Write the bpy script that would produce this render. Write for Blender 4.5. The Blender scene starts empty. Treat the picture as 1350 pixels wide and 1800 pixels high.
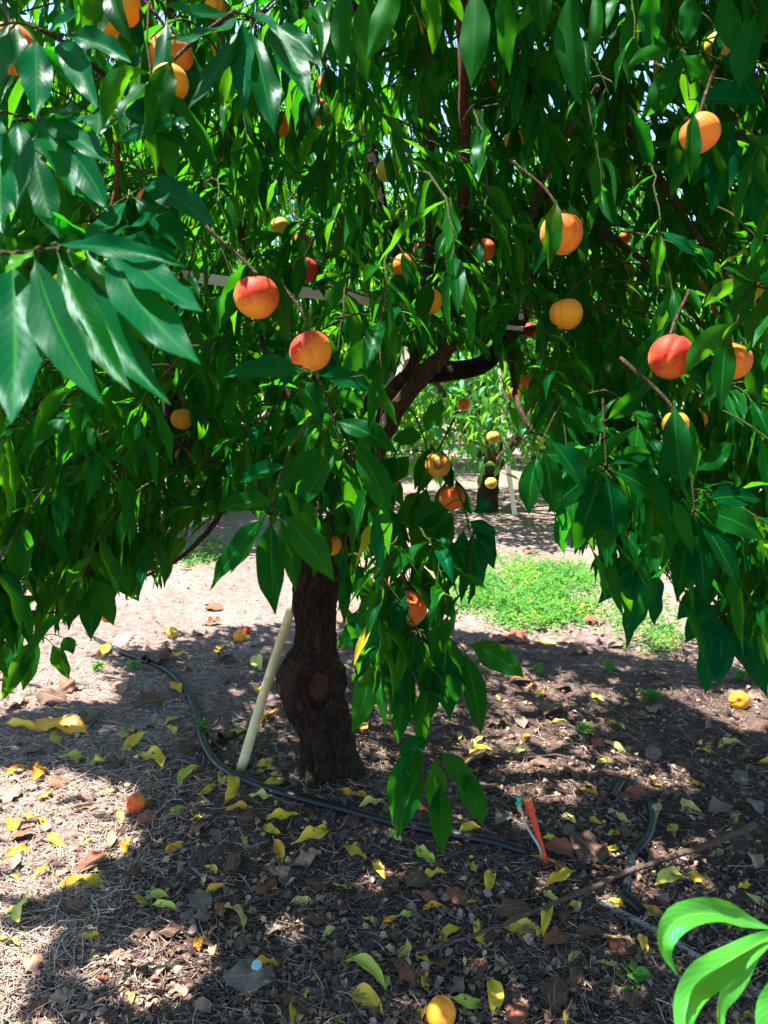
import bpy, math, random
import numpy as np
from mathutils import Vector, noise as mnoise

rng = np.random.default_rng(7)
random.seed(7)
R = math.radians
sc = bpy.context.scene
COL = sc.collection

# ------------------------------------------------------------------ camera
CAM_H, PITCH, FPX = 1.40, R(10.0), 1300.0
cd = bpy.data.cameras.new('camera'); cam = bpy.data.objects.new('camera', cd); COL.objects.link(cam)
cam.location = (0, 0, CAM_H); cam.rotation_euler = (R(90) - PITCH, 0, 0)
cd.sensor_width = 36; cd.sensor_fit = 'AUTO'; cd.lens = 26.0
cd.clip_start = 0.02; cd.clip_end = 400
cd.dof.use_dof = True; cd.dof.focus_distance = 1.9; cd.dof.aperture_fstop = 8.0
sc.camera = cam

# ------------------------------------------------------------------ sky, sun, exposure
SUN_EL, SUN_AZ = R(70), R(-82)
S = np.array([math.cos(SUN_EL) * math.sin(SUN_AZ), math.cos(SUN_EL) * math.cos(SUN_AZ), math.sin(SUN_EL)])
w = bpy.data.worlds.new("World"); sc.world = w; w.use_nodes = True
nt = w.node_tree
sky = nt.nodes.new('ShaderNodeTexSky'); sky.sky_type = 'NISHITA'; sky.sun_disc = False
sky.sun_elevation = SUN_EL; sky.sun_rotation = SUN_AZ; sky.dust_density = .4; sky.ozone_density = 2.0
nt.links.new(sky.outputs[0], nt.nodes['Background'].inputs[0])
nt.nodes['Background'].inputs[1].default_value = 0.095
sd = bpy.data.lights.new('sun', 'SUN'); sd.energy = 5.0; sd.angle = R(0.5); sd.color = (1.0, 0.95, 0.87)
so = bpy.data.objects.new('sun', sd); COL.objects.link(so)
so.rotation_euler = Vector(tuple(S)).to_track_quat('Z', 'Y').to_euler()
sc.view_settings.view_transform = 'Standard'; sc.view_settings.look = 'None'
sc.view_settings.exposure = 2.25; sc.view_settings.gamma = 1.0
sc.cycles.max_bounces = 8; sc.cycles.diffuse_bounces = 5; sc.cycles.transmission_bounces = 6
sc.cycles.glossy_bounces = 2; sc.cycles.transparent_max_bounces = 4
sc.cycles.caustics_reflective = False; sc.cycles.caustics_refractive = False

# ------------------------------------------------------------------ projection helpers (photograph pixels 1350 x 1800)
FW = np.array([0, math.cos(PITCH), -math.sin(PITCH)]); UP = np.array([0, math.sin(PITCH), math.cos(PITCH)])
RT = np.array([1.0, 0, 0]); CO = np.array([0, 0, CAM_H])
def ray(px, py): return FW + RT * ((px - 675) / FPX) + UP * ((900 - py) / FPX)
def P(px, py, d): return CO + ray(px, py) * d
def PY(px, py, Y): r = ray(px, py); return CO + r * (Y / r[1])
def proj(p):
    q = np.asarray(p, float) - CO
    z = q @ FW; zz = np.where(np.abs(z) < 1e-4, 1e-4, z)
    return 675 + FPX * (q @ RT) / zz, 900 - FPX * (q @ UP) / zz, z

def gh(x, y):      # height of the ground
    x = np.asarray(x, float); y = np.asarray(y, float)
    h = 0.012 * np.sin(2.3 * x + 1.1) * np.cos(1.9 * y + .4) + 0.008 * np.sin(5.1 * x - 3.3 * y) \
        + 0.0035 * np.sin(17.3 * x + 4 * np.sin(3 * y)) * np.cos(15.1 * y + 3 * np.sin(4 * x)) \
        + 0.0025 * np.sin(37 * x + 5 * np.sin(7 * y)) * np.sin(41 * y + 4 * np.sin(9 * x))
    r2 = (x + 0.19) ** 2 + (y - 2.4) ** 2
    return h + 0.05 * np.exp(-r2 / 0.12)
def G(px, py, lift=0.0):
    r = ray(px, py); t = -CAM_H / r[2]
    for _ in range(4):
        p = CO + r * t
        t = (float(gh(p[0], p[1])) + lift - CAM_H) / r[2]
    return CO + r * t
def inpoly(px, py, poly):
    c = np.zeros(np.shape(px), bool); n = len(poly)
    for i in range(n):
        x0, y0 = poly[i]; x1, y1 = poly[(i + 1) % n]
        if y0 == y1: continue
        hit = ((y0 > py) != (y1 > py)) & (px < (x1 - x0) * (py - y0) / (y1 - y0) + x0)
        c ^= hit
    return c
def unit(v):
    v = np.asarray(v, float); return v / np.maximum(np.linalg.norm(v, axis=-1, keepdims=True), 1e-9)

# ------------------------------------------------------------------ materials
def mat(name):
    m = bpy.data.materials.new(name); m.use_nodes = True
    t = m.node_tree; return m, t, t.nodes['Principled BSDF'], t.nodes['Material Output']
def N(t, typ, **kw):
    n = t.nodes.new(typ)
    for k, v in kw.items(): setattr(n, k, v)
    return n
def L(t, a, b): t.links.new(a, b)
def math_(t, op, a, b=None, clamp=False):
    n = N(t, 'ShaderNodeMath', operation=op, use_clamp=clamp)
    for i, v in enumerate((a, b)):
        if v is None: continue
        if isinstance(v, (int, float)): n.inputs[i].default_value = v
        else: L(t, v, n.inputs[i])
    return n.outputs[0]
def ramp(t, fac, stops, interp='LINEAR'):
    n = N(t, 'ShaderNodeValToRGB'); cr = n.color_ramp; cr.interpolation = interp
    while len(cr.elements) < len(stops): cr.elements.new(0.5)
    for e, (p, c) in zip(cr.elements, stops): e.position = p; e.color = (*c, 1)
    if fac is not None: L(t, fac, n.inputs[0])
    return n.outputs[0]
def mix(t, fac, a, b, blend='MIX'):
    n = N(t, 'ShaderNodeMix', data_type='RGBA', blend_type=blend)
    if isinstance(fac, (int, float)): n.inputs[0].default_value = fac
    else: L(t, fac, n.inputs[0])
    for s, v in ((6, a), (7, b)):
        if isinstance(v, tuple): n.inputs[s].default_value = (*v, 1)
        else: L(t, v, n.inputs[s])
    return n.outputs[2]
def noise_(t, scale, detail=4, rough=.55, vec=None, dist=0.0):
    n = N(t, 'ShaderNodeTexNoise'); n.inputs['Scale'].default_value = scale; n.inputs['Detail'].default_value = detail
    n.inputs['Roughness'].default_value = rough; n.inputs['Distortion'].default_value = dist
    if vec is not None: L(t, vec, n.inputs['Vector'])
    return n.outputs['Fac']
def bump(t, h, strength, dist, bs):
    b = N(t, 'ShaderNodeBump'); b.inputs['Strength'].default_value = strength; b.inputs['Distance'].default_value = dist
    L(t, h, b.inputs['Height']); L(t, b.outputs[0], bs.inputs['Normal']); return b

def leaf_material(name, stops, back, trans, vein, tmix=0.42, vst=.16, bst=.09, rough=0.36, spec=0.5, objcol=False, stint=(.06, .85, .62)):
    m, t, bs, out = mat(name)
    at = N(t, 'ShaderNodeAttribute', attribute_name='tint').outputs['Fac']
    uv = N(t, 'ShaderNodeUVMap'); sep = N(t, 'ShaderNodeSeparateXYZ'); L(t, uv.outputs[0], sep.inputs[0])
    u = math_(t, 'ABSOLUTE', math_(t, 'SUBTRACT', sep.outputs[0], .5)); v = sep.outputs[1]
    if objcol:
        oi = N(t, 'ShaderNodeObjectInfo'); base = oi.outputs['Color']
    else: base = ramp(t, at, stops)
    geo = N(t, 'ShaderNodeNewGeometry')
    nz = noise_(t, 55, 4, .6, geo.outputs['Position'])
    base = mix(t, math_(t, 'MULTIPLY', nz, .45), base, mix(t, 1.0, base, (.55, .62, .55), 'MULTIPLY'))
    mid = math_(t, 'LESS_THAN', u, .026)
    sv = math_(t, 'FRACT', math_(t, 'MULTIPLY', math_(t, 'SUBTRACT', v, math_(t, 'MULTIPLY', u, .42)), 13.0))
    svm = math_(t, 'MULTIPLY', math_(t, 'LESS_THAN', math_(t, 'ABSOLUTE', math_(t, 'SUBTRACT', sv, .5)), .06), vst)
    spn = noise_(t, 34, 3, .5, geo.outputs['Position'])
    spot = math_(t, 'MULTIPLY', math_(t, 'GREATER_THAN', spn, .735 if not objcol else .64), .8)
    base = mix(t, spot, base, (.10, .06, .015))
    vm = math_(t, 'MAXIMUM', math_(t, 'MULTIPLY', mid, .65), svm)
    front = mix(t, vm, base, vein)
    bk = mix(t, .6, base, back)
    bk = mix(t, math_(t, 'MULTIPLY', vm, .8), bk, vein)
    colr = mix(t, geo.outputs['Backfacing'], front, bk)
    L(t, colr, bs.inputs['Base Color'])
    rg = math_(t, 'ADD', math_(t, 'MULTIPLY', geo.outputs['Backfacing'], .22), math_(t, 'ADD', rough - .05, math_(t, 'MULTIPLY', nz, .12)))
    L(t, rg, bs.inputs['Roughness']); bs.inputs['Specular IOR Level'].default_value = spec; bs.inputs['Specular Tint'].default_value = (*stint, 1)
    bh = math_(t, 'ADD', math_(t, 'MULTIPLY', math_(t, 'ABSOLUTE', math_(t, 'SUBTRACT', sv, .5)), .8), math_(t, 'MULTIPLY', nz, .5))
    bump(t, bh, bst, .003, bs)
    tr = N(t, 'ShaderNodeBsdfTranslucent')
    if objcol: tc = mix(t, .35, base, mix(t, 1.0, base, (1.3, 1.0, .4), 'MULTIPLY'))
    else: tc = mix(t, 1.0, ramp(t, at, [(0, trans[0]), (1, trans[1])]), mix(t, vm, (1, 1, 1), (.62, .7, .5)), 'MULTIPLY')
    L(t, tc, tr.inputs[0])
    ms = N(t, 'ShaderNodeMixShader'); ms.inputs[0].default_value = tmix
    L(t, bs.outputs[0], ms.inputs[1]); L(t, tr.outputs[0], ms.inputs[2]); L(t, ms.outputs[0], out.inputs[0])
    return m
M_LEAF = leaf_material('peach_leaf', [(0, (.0003, .066, .026)), (.10, (.0005, .050, .016)), (.22, (.0006, .030, .005)), (.5, (.0012, .051, .007)), (.78, (.006, .095, .005)), (.93, (.05, .19, .010)), (.965, (.55, .42, .03)), (1, (.6, .38, .03))],  # lowest tints are teal, painting sky light onto the left leaves
                       (.008, .10, .012), ((.012, .27, .006), (.19, .52, .004)), (.02, .16, .015), spec=.04, rough=.33, bst=.06, vst=.2)
M_YOUNG = leaf_material('young_leaf', [(0, (.03, .24, .03)), (1, (.06, .30, .03))], (.10, .32, .05), ((.14, .62, .015), (.2, .66, .015)), (.16, .42, .08), tmix=.45, rough=.4, vst=.28, bst=.16)
M_BGLEAF = leaf_material('painted_sunlit_leaf', [(0, (.018, .10, .03)), (.6, (.04, .17, .03)), (1, (.11, .25, .035))], (.09, .2, .07), ((.12, .5, .03), (.36, .62, .03)), (.12, .28, .06), tmix=.45, rough=.42)  # peach leaf again, with sunlight put into a lighter colour
M_FALLEN = leaf_material('fallen_leaf', None, (.3, .2, .1), None, (.75, .58, .2), tmix=.22, rough=.5, spec=.35, objcol=True, stint=(1, 1, 1))

def dry_material():
    m, t, bs, out = mat('dry_leaf')
    oi = N(t, 'ShaderNodeObjectInfo'); geo = N(t, 'ShaderNodeNewGeometry')
    uv = N(t, 'ShaderNodeUVMap'); sep = N(t, 'ShaderNodeSeparateXYZ'); L(t, uv.outputs[0], sep.inputs[0])
    u = math_(t, 'ABSOLUTE', math_(t, 'SUBTRACT', sep.outputs[0], .5))
    nz = noise_(t, 70, 5, .65, geo.outputs['Position']); n2 = noise_(t, 350, 2, .5, geo.outputs['Position'])
    c = mix(t, nz, oi.outputs['Color'], mix(t, 1.0, oi.outputs['Color'], (.42, .38, .36), 'MULTIPLY'))
    c = mix(t, math_(t, 'MULTIPLY', math_(t, 'GREATER_THAN', n2, .66), .5), c, (.30, .24, .18))
    c = mix(t, math_(t, 'MULTIPLY', math_(t, 'LESS_THAN', u, .02), .5), c, (.32, .22, .14))
    L(t, c, bs.inputs['Base Color']); bs.inputs['Roughness'].default_value = .6; bs.inputs['Specular IOR Level'].default_value = .3
    bump(t, math_(t, 'ADD', nz, math_(t, 'MULTIPLY', n2, .3)), .6, .006, bs); return m
M_DRY = dry_material()

def bark_material(name, c0, c1, c2, scale=1.0, moss=0.0, lent=False):
    m, t, bs, out = mat(name)
    tc = N(t, 'ShaderNodeTexCoord'); ob = tc.outputs['Object']
    wn = N(t, 'ShaderNodeTexNoise'); wn.inputs['Scale'].default_value = 9 * scale; wn.inputs['Detail'].default_value = 4; L(t, ob, wn.inputs['Vector'])
    wa = N(t, 'ShaderNodeVectorMath', operation='SCALE'); L(t, wn.outputs['Color'], wa.inputs[0]); wa.inputs['Scale'].default_value = .10 / scale
    ad = N(t, 'ShaderNodeVectorMath', operation='ADD'); L(t, ob, ad.inputs[0]); L(t, wa.outputs[0], ad.inputs[1])
    mp = N(t, 'ShaderNodeMapping'); L(t, ad.outputs[0], mp.inputs[0]); mp.inputs['Scale'].default_value = (1, 1, .22) if not lent else (1, 1, 1.4)
    a = noise_(t, 55 * scale, 9, .75, mp.outputs[0], .6); rg = noise_(t, 24 * scale, 5, .6, mp.outputs[0], .3)
    ridge = math_(t, 'SUBTRACT', 1.0, math_(t, 'MULTIPLY', math_(t, 'ABSOLUTE', math_(t, 'SUBTRACT', rg, .5)), 7.0), True)   # furrow lines
    b = noise_(t, 150 * scale, 4, .6, ob); g = noise_(t, 7, 4, .6, ob)
    c = ramp(t, a, [(.3, c0), (.52, c1), (.74, c2)])
    c = mix(t, math_(t, 'MULTIPLY', ridge, .6), c, tuple(x * .4 for x in c0))
    b2 = noise_(t, 60 * scale, 6, .7, ob)
    c = mix(t, math_(t, 'MULTIPLY', math_(t, 'SUBTRACT', b2, .52), 3.0, True), c, mix(t, .5, c, tuple(x * 1.5 for x in c2)))
    c = mix(t, math_(t, 'MULTIPLY', math_(t, 'GREATER_THAN', b, .66), .6), c, (.26, .21, .17))
    c = mix(t, math_(t, 'MULTIPLY', g, .5), c, mix(t, 1.0, c, (1.25, .85, .65), 'MULTIPLY'))
    if moss:
        sp = N(t, 'ShaderNodeSeparateXYZ'); L(t, ob, sp.inputs[0])
        mv = math_(t, 'SUBTRACT', math_(t, 'ADD', math_(t, 'MULTIPLY', g, 1.2), math_(t, 'MULTIPLY', b, .5)), math_(t, 'MULTIPLY', sp.outputs[2], 1.0))
        mm = math_(t, 'MULTIPLY', math_(t, 'MULTIPLY', math_(t, 'SUBTRACT', mv, .72), 6.0, True), moss)
        c = mix(t, mm, c, (.030, .050, .014))
    L(t, c, bs.inputs['Base Color']); bs.inputs['Roughness'].default_value = .85; bs.inputs['Specular IOR Level'].default_value = .2
    h = math_(t, 'ADD', math_(t, 'SUBTRACT', math_(t, 'MULTIPLY', a, 1.3), math_(t, 'MULTIPLY', ridge, .6)), math_(t, 'MULTIPLY', b, .3))
    bump(t, math_(t, 'ADD', h, math_(t, 'MULTIPLY', b2, .8)), 1.0, .022 / scale, bs); return m
M_BARK = bark_material('trunk_bark', (.011, .0075, .0055), (.036, .022, .015), (.12, .078, .052), 1.0, .7)
M_LIMB = bark_material('limb_bark', (.05, .032, .022), (.14, .086, .056), (.27, .19, .13), 1.5)
M_SPROUT = bark_material('sprout_bark', (.11, .035, .02), (.2, .07, .04), (.28, .13, .08), 3.0, 0, True)
M_TWIG = bark_material('twig_bark', (.045, .045, .012), (.075, .10, .02), (.13, .16, .04), 4.0, 0, True)
M_STICK = bark_material('dead_wood', (.10, .075, .06), (.2, .15, .12), (.3, .25, .22), 3.0, 0, True)

def plain(name, col, rough=.5, spec=.4, nscale=60, var=.35, bstr=.2, dark=None, metallic=0):
    m, t, bs, out = mat(name); tc = N(t, 'ShaderNodeTexCoord')
    a = noise_(t, nscale, 6, .65, tc.outputs['Object'])
    d = dark or tuple(x * (1 - var) for x in col)
    c = ramp(t, a, [(.3, d), (.65, col)]); L(t, c, bs.inputs['Base Color'])
    bs.inputs['Roughness'].default_value = rough; bs.inputs['Specular IOR Level'].default_value = spec
    bump(t, a, bstr, .003, bs); return m
M_POLE = plain('cream_pole', (.64, .57, .33), .55, .35, 14, .22, .15, (.46, .39, .21))
M_WPOLE = plain('white_pole', (.75, .73, .66), .5, .4, 40, .2, .1)
M_HOSE = plain('black_hose', (.004, .009, .012), .42, .35, 90, .3, .15, (.012, .014, .016))
M_PIPEW = plain('dusty_white_pipe', (.42, .40, .37), .6, .35, 25, .5, .3, (.16, .13, .11))
M_STAKE = plain('orange_plastic', (.72, .085, .03), .5, .4, 90, .2, .1)
M_STAKETOP = plain('faded_orange_plastic', (.75, .3, .15), .6, .3, 90, .2, .1)
M_CLIP = plain('teal_plastic', (.02, .42, .26), .45, .4, 90, .2, .05)
M_TUBE = plain('clear_grey_tube', (.42, .44, .47), .35, .5, 60, .2, .05)
M_CAP = plain('pale_blue_plastic', (.38, .55, .60), .6, .4, 200, .25, .2)
M_WOUND = plain('pruning_wound', (.060, .026, .017), .9, .15, 110, .6, 1.0, (.016, .007, .005))
M_PALE = plain('pale_leaf_stalk', (.5, .48, .4), .6, .3, 50, .3, .1)
def tape_mat():
    m, t, bs, out = mat('woven_tape'); uv = N(t, 'ShaderNodeUVMap')
    wv = N(t, 'ShaderNodeTexWave', wave_type='BANDS', bands_direction='X'); wv.inputs['Scale'].default_value = 9
    L(t, uv.outputs[0], wv.inputs['Vector'])
    L(t, ramp(t, wv.outputs['Fac'], [(0, (.55, .52, .42)), (1, (.78, .75, .66))]), bs.inputs['Base Color'])
    bs.inputs['Roughness'].default_value = .6
    tr = N(t, 'ShaderNodeBsdfTranslucent'); tr.inputs[0].default_value = (.6, .58, .45, 1)
    ms = N(t, 'ShaderNodeMixShader'); ms.inputs[0].default_value = .3
    L(t, bs.outputs[0], ms.inputs[1]); L(t, tr.outputs[0], ms.inputs[2]); L(t, ms.outputs[0], out.inputs[0]); return m
M_TAPE = tape_mat()

def peach_material(name, yellow, red, amt, spot=False, green=0.0):
    m, t, bs, out = mat(name); tc = N(t, 'ShaderNodeTexCoord'); ob = tc.outputs['Object']
    sp = N(t, 'ShaderNodeSeparateXYZ'); L(t, ob, sp.inputs[0])
    z = math_(t, 'MULTIPLY', sp.outputs[2], 12.0)      # about -.45 .. .45
    n1 = noise_(t, 17, 4, .6, ob); n2 = noise_(t, 190, 4, .7, ob)
    f = math_(t, 'ADD', math_(t, 'ADD', math_(t, 'MULTIPLY', z, 1.15), math_(t, 'MULTIPLY', n1, 1.25)), math_(t, 'MULTIPLY', n2, .6))
    f = math_(t, 'ADD', f, amt - 1.10)
    f = math_(t, 'MULTIPLY', math_(t, 'ADD', f, .25), 1.1, True)
    c = ramp(t, f, [(0, yellow), (.45, tuple(.5 * a + .5 * b for a, b in zip(yellow, (.72, .21, .035)))), (1, red)])
    if green: c = mix(t, math_(t, 'MULTIPLY', n1, green), c, (.42, .42, .06))
    if spot:
        d = N(t, 'ShaderNodeVectorMath', operation='DISTANCE'); L(t, ob, d.inputs[0]); d.inputs[1].default_value = (-.004, -.03, .006)
        k = math_(t, 'ADD', d.outputs['Value'], math_(t, 'MULTIPLY', math_(t, 'SUBTRACT', n1, .5), .025))
        c = mix(t, math_(t, 'MULTIPLY', math_(t, 'LESS_THAN', k, .016), .85), c, (.20, .075, .02))
    sk = math_(t, 'GREATER_THAN', n2, .72)
    c = mix(t, math_(t, 'MULTIPLY', sk, .2), c, (.8, .5, .2))
    L(t, c, bs.inputs['Base Color']); bs.inputs['Roughness'].default_value = .62; bs.inputs['Specular IOR Level'].default_value = .25
    bs.inputs['Subsurface Weight'].default_value = .12; bs.inputs['Subsurface Radius'].default_value = (.012, .005, .002); bs.inputs['Subsurface Scale'].default_value = .5
    bs.inputs['Sheen Weight'].default_value = .06; bs.inputs['Sheen Roughness'].default_value = .4
    bump(t, math_(t, 'ADD', n2, n1), .12, .003, bs); return m
YEL = (.74, .30, .010)
PM = {'blush': peach_material('blushed_peach', YEL, (.50, .028, .008), .62), 'red': peach_material('red_peach', (.68, .17, .012), (.46, .024, .008), .98),
      'orange': peach_material('orange_peach', (.74, .215, .010), (.56, .060, .010), .42), 'yellow': peach_material('yellow_peach', YEL, (.66, .15, .015), .0),
      'green': peach_material('greenish_peach', (.6, .42, .06), (.6, .3, .05), -.1, False, .9), 'rotten': peach_material('spotted_peach', (.78, .37, .035), (.62, .2, .03), .1, True)}

def ground_material():
    m, t, bs, out = mat('orchard_soil'); tc = N(t, 'ShaderNodeTexCoord'); ob = tc.outputs['Object']
    a = noise_(t, 1.3, 5, .6, ob); b = noise_(t, 22, 6, .7, ob); c_ = noise_(t, 170, 5, .7, ob)
    c = ramp(t, a, [(.3, (.235, .168, .150)), (.7, (.36, .265, .24))])
    c = mix(t, ramp(t, b, [(.35, (0, 0, 0)), (.65, (1, 1, 1))]), mix(t, 1.0, c, (.5, .48, .46), 'MULTIPLY'), c)
    c = mix(t, math_(t, 'MULTIPLY', math_(t, 'GREATER_THAN', c_, .62), .7), c, (.40, .31, .26))
    c = mix(t, math_(t, 'MULTIPLY', math_(t, 'LESS_THAN', c_, .40), .6), c, (.045, .034, .030))
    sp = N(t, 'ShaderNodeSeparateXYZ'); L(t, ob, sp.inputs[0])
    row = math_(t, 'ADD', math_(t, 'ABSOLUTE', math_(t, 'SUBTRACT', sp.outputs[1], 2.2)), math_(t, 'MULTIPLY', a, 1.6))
    row = math_(t, 'ADD', row, math_(t, 'MULTIPLY', math_(t, 'MAXIMUM', math_(t, 'SUBTRACT', -.35, sp.outputs[0]), 0.0), 2.2))  # darkening held back at left, painting the sunlit patch paler
    mulch_shade = math_(t, 'SUBTRACT', 1.0, math_(t, 'MULTIPLY', math_(t, 'SUBTRACT', row, 1.9), 1.4, True), True)
    c = mix(t, math_(t, 'MULTIPLY', mulch_shade, .75), c, mix(t, 1.0, c, (.36, .31, .28), 'MULTIPLY'))  # dark mulch under the tree, its tone also standing in for crown shade
    vo = N(t, 'ShaderNodeTexVoronoi'); vo.inputs['Scale'].default_value = 26; L(t, ob, vo.inputs['Vector'])
    ch = N(t, 'ShaderNodeSeparateXYZ'); L(t, vo.outputs['Color'], ch.inputs[0])
    lf = math_(t, 'MULTIPLY', math_(t, 'GREATER_THAN', ch.outputs[0], .7), math_(t, 'LESS_THAN', vo.outputs['Distance'], .38))
    c = mix(t, math_(t, 'MULTIPLY', lf, .75), c, ramp(t, ch.outputs[1], [(0, (.12, .06, .04)), (.5, (.23, .13, .09)), (1, (.34, .25, .18))]))
    L(t, c, bs.inputs['Base Color']); bs.inputs['Roughness'].default_value = .95; bs.inputs['Specular IOR Level'].default_value = .1
    h = math_(t, 'ADD', math_(t, 'ADD', b, math_(t, 'MULTIPLY', c_, .5)), math_(t, 'MULTIPLY', lf, .25))
    bump(t, h, .9, .02, bs); return m
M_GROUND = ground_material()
def attr_mat(name, stops, rough=.8, tmix=0.0, trans=(.3, .5, .05)):
    m, t, bs, out = mat(name); at = N(t, 'ShaderNodeAttribute', attribute_name='tint').outputs['Fac']
    geo = N(t, 'ShaderNodeNewGeometry'); nz = noise_(t, 120, 3, .6, geo.outputs['Position'])
    c = ramp(t, at, stops); c = mix(t, math_(t, 'MULTIPLY', nz, .6), c, mix(t, 1.0, c, (.5, .48, .45), 'MULTIPLY'))
    L(t, c, bs.inputs['Base Color']); bs.inputs['Roughness'].default_value = rough; bs.inputs['Specular IOR Level'].default_value = .25
    if tmix:
        tr = N(t, 'ShaderNodeBsdfTranslucent'); tr.inputs[0].default_value = (*trans, 1)
        ms = N(t, 'ShaderNodeMixShader'); ms.inputs[0].default_value = tmix
        L(t, bs.outputs[0], ms.inputs[1]); L(t, tr.outputs[0], ms.inputs[2]); L(t, ms.outputs[0], out.inputs[0])
    return m
M_STRAW = attr_mat('dry_straw', [(0, (.03, .021, .017)), (.4, (.12, .083, .067)), (.72, (.34, .24, .19)), (1, (.62, .48, .39))])
M_CRUMB = attr_mat('leaf_crumbs', [(0, (.06, .036, .03)), (.4, (.20, .12, .09)), (.75, (.42, .29, .225)), (1, (.55, .40, .12))])
M_WEED = attr_mat('weed_leaf', [(0, (.015, .12, .025)), (.5, (.06, .26, .03)), (.8, (.16, .34, .04)), (1, (.38, .38, .08))], .6, .4, (.2, .55, .04))

# ------------------------------------------------------------------ mesh building
class MB:
    def __init__(self): self.v = []; self.f = []; self.k = []; self.m = []; self.uv = []; self.t = []; self.n = 0; self.sm = []
    def add(self, v, f, mi=0, uv=None, tint=None, smooth=True):
        v = np.asarray(v, float).reshape(-1, 3); f = np.asarray(f, int)
        if len(v) == 0: return
        self.v.append(v); self.f.append((f + self.n).ravel()); self.k.append(np.full(len(f), f.shape[1])); self.m.append(np.full(len(f), mi))
        self.uv.append(np.zeros((len(v), 2)) if uv is None else np.asarray(uv).reshape(-1, 2))
        self.t.append(np.full(len(v), .5) if tint is None else np.broadcast_to(np.asarray(tint, float).ravel(), (len(v),)))
        self.sm.append(np.full(len(f), smooth)); self.n += len(v)
    def build(self, name, mats, parent=None, origin=None):
        me = bpy.data.meshes.new(name)
        v = np.concatenate(self.v); f = np.concatenate(self.f); k = np.concatenate(self.k)
        o3 = np.zeros(3) if origin is None else np.asarray(origin, float)
        me.vertices.add(len(v)); me.vertices.foreach_set('co', (v - o3).astype(np.float32).ravel())
        me.loops.add(len(f)); me.loops.foreach_set('vertex_index', f.astype(np.int32))
        me.polygons.add(len(k)); st = np.concatenate([[0], np.cumsum(k)[:-1]])
        me.polygons.foreach_set('loop_start', st.astype(np.int32)); me.polygons.foreach_set('loop_total', k.astype(np.int32))
        me.polygons.foreach_set('material_index', np.concatenate(self.m).astype(np.int32))
        me.polygons.foreach_set('use_smooth', np.concatenate(self.sm))
        ul = me.uv_layers.new(name='UVMap'); uv = np.concatenate(self.uv); ul.data.foreach_set('uv', uv[f].astype(np.float32).ravel())
        a = me.attributes.new('tint', 'FLOAT', 'POINT'); a.data.foreach_set('value', np.concatenate(self.t).astype(np.float32))
        me.update(calc_edges=True); me.validate()
        for m in (mats if isinstance(mats, (list, tuple)) else [mats]): me.materials.append(m)
        o = bpy.data.objects.new(name, me); COL.objects.link(o); o.location = tuple(o3)
        if parent is not None:
            o.parent = parent
            o.location = tuple(o3 - np.array(world_loc(parent)))
        return o
def world_loc(o):
    l = np.array(o.location)
    while o.parent: o = o.parent; l = l + np.array(o.location)
    return l
def tag(o, label=None, cat=None, group=None, kind=None):
    if label: o['label'] = label
    if cat: o['category'] = cat
    if group: o['group'] = group
    if kind: o['kind'] = kind
    return o
def empty(name, loc):
    o = bpy.data.objects.new(name, None); COL.objects.link(o); o.location = tuple(loc); o.empty_display_size = .1; return o

def spline(pts, n):
    p = np.asarray(pts, float); m = len(p)
    if m == 2: s = np.linspace(0, 1, n)[:, None]; return p[0] * (1 - s) + p[1] * s
    q = np.vstack([2 * p[0] - p[1], p, 2 * p[-1] - p[-2]]); out = []
    for u in np.linspace(0, m - 1 - 1e-6, n):
        i = int(u); f = u - i; a, b, c, d = q[i:i + 4]
        out.append(.5 * (2 * b + (c - a) * f + (2 * a - 5 * b + 4 * c - d) * f ** 2 + (3 * b - a - 3 * c + d) * f ** 3))
    return np.array(out)
def tube(mb, pts, rad, sides=8, mi=0, cap=True, rough=None, tint=None):
    p = np.asarray(pts, float); n = len(p); rad = np.broadcast_to(np.asarray(rad, float), (n,))
    tg = unit(np.gradient(p, axis=0)); ref = np.array([0, 0, 1.0]) if abs(tg[0][2]) < .9 else np.array([1.0, 0, 0])
    vs = np.zeros((n, sides, 3)); a = np.linspace(0, 2 * np.pi, sides, endpoint=False); s = unit(np.cross(tg[0], ref))
    for i in range(n):
        s = unit(s - tg[i] * (s @ tg[i])); b = np.cross(tg[i], s); rr = rad[i] * np.ones(sides)
        if rough is not None: rr = rr * rough(i / (n - 1), a)
        vs[i] = p[i] + rr[:, None] * (np.cos(a)[:, None] * s + np.sin(a)[:, None] * b)
    i, j = np.meshgrid(np.arange(n - 1), np.arange(sides), indexing='ij'); j2 = (j + 1) % sides
    f = np.stack([i * sides + j, i * sides + j2, (i + 1) * sides + j2, (i + 1) * sides + j], -1).reshape(-1, 4)
    uv = np.zeros((n, sides, 2)); uv[..., 0] = np.arange(sides) / sides; uv[..., 1] = np.linspace(0, 1, n)[:, None]
    mb.add(vs, f, mi, uv, tint)
    if cap:
        for e, fl in ((0, True), (n - 1, False)):
            idx = np.arange(sides); ring = vs[e]
            mb.add(ring, [idx[::-1] if fl else idx], mi, None, tint, False)

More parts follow.
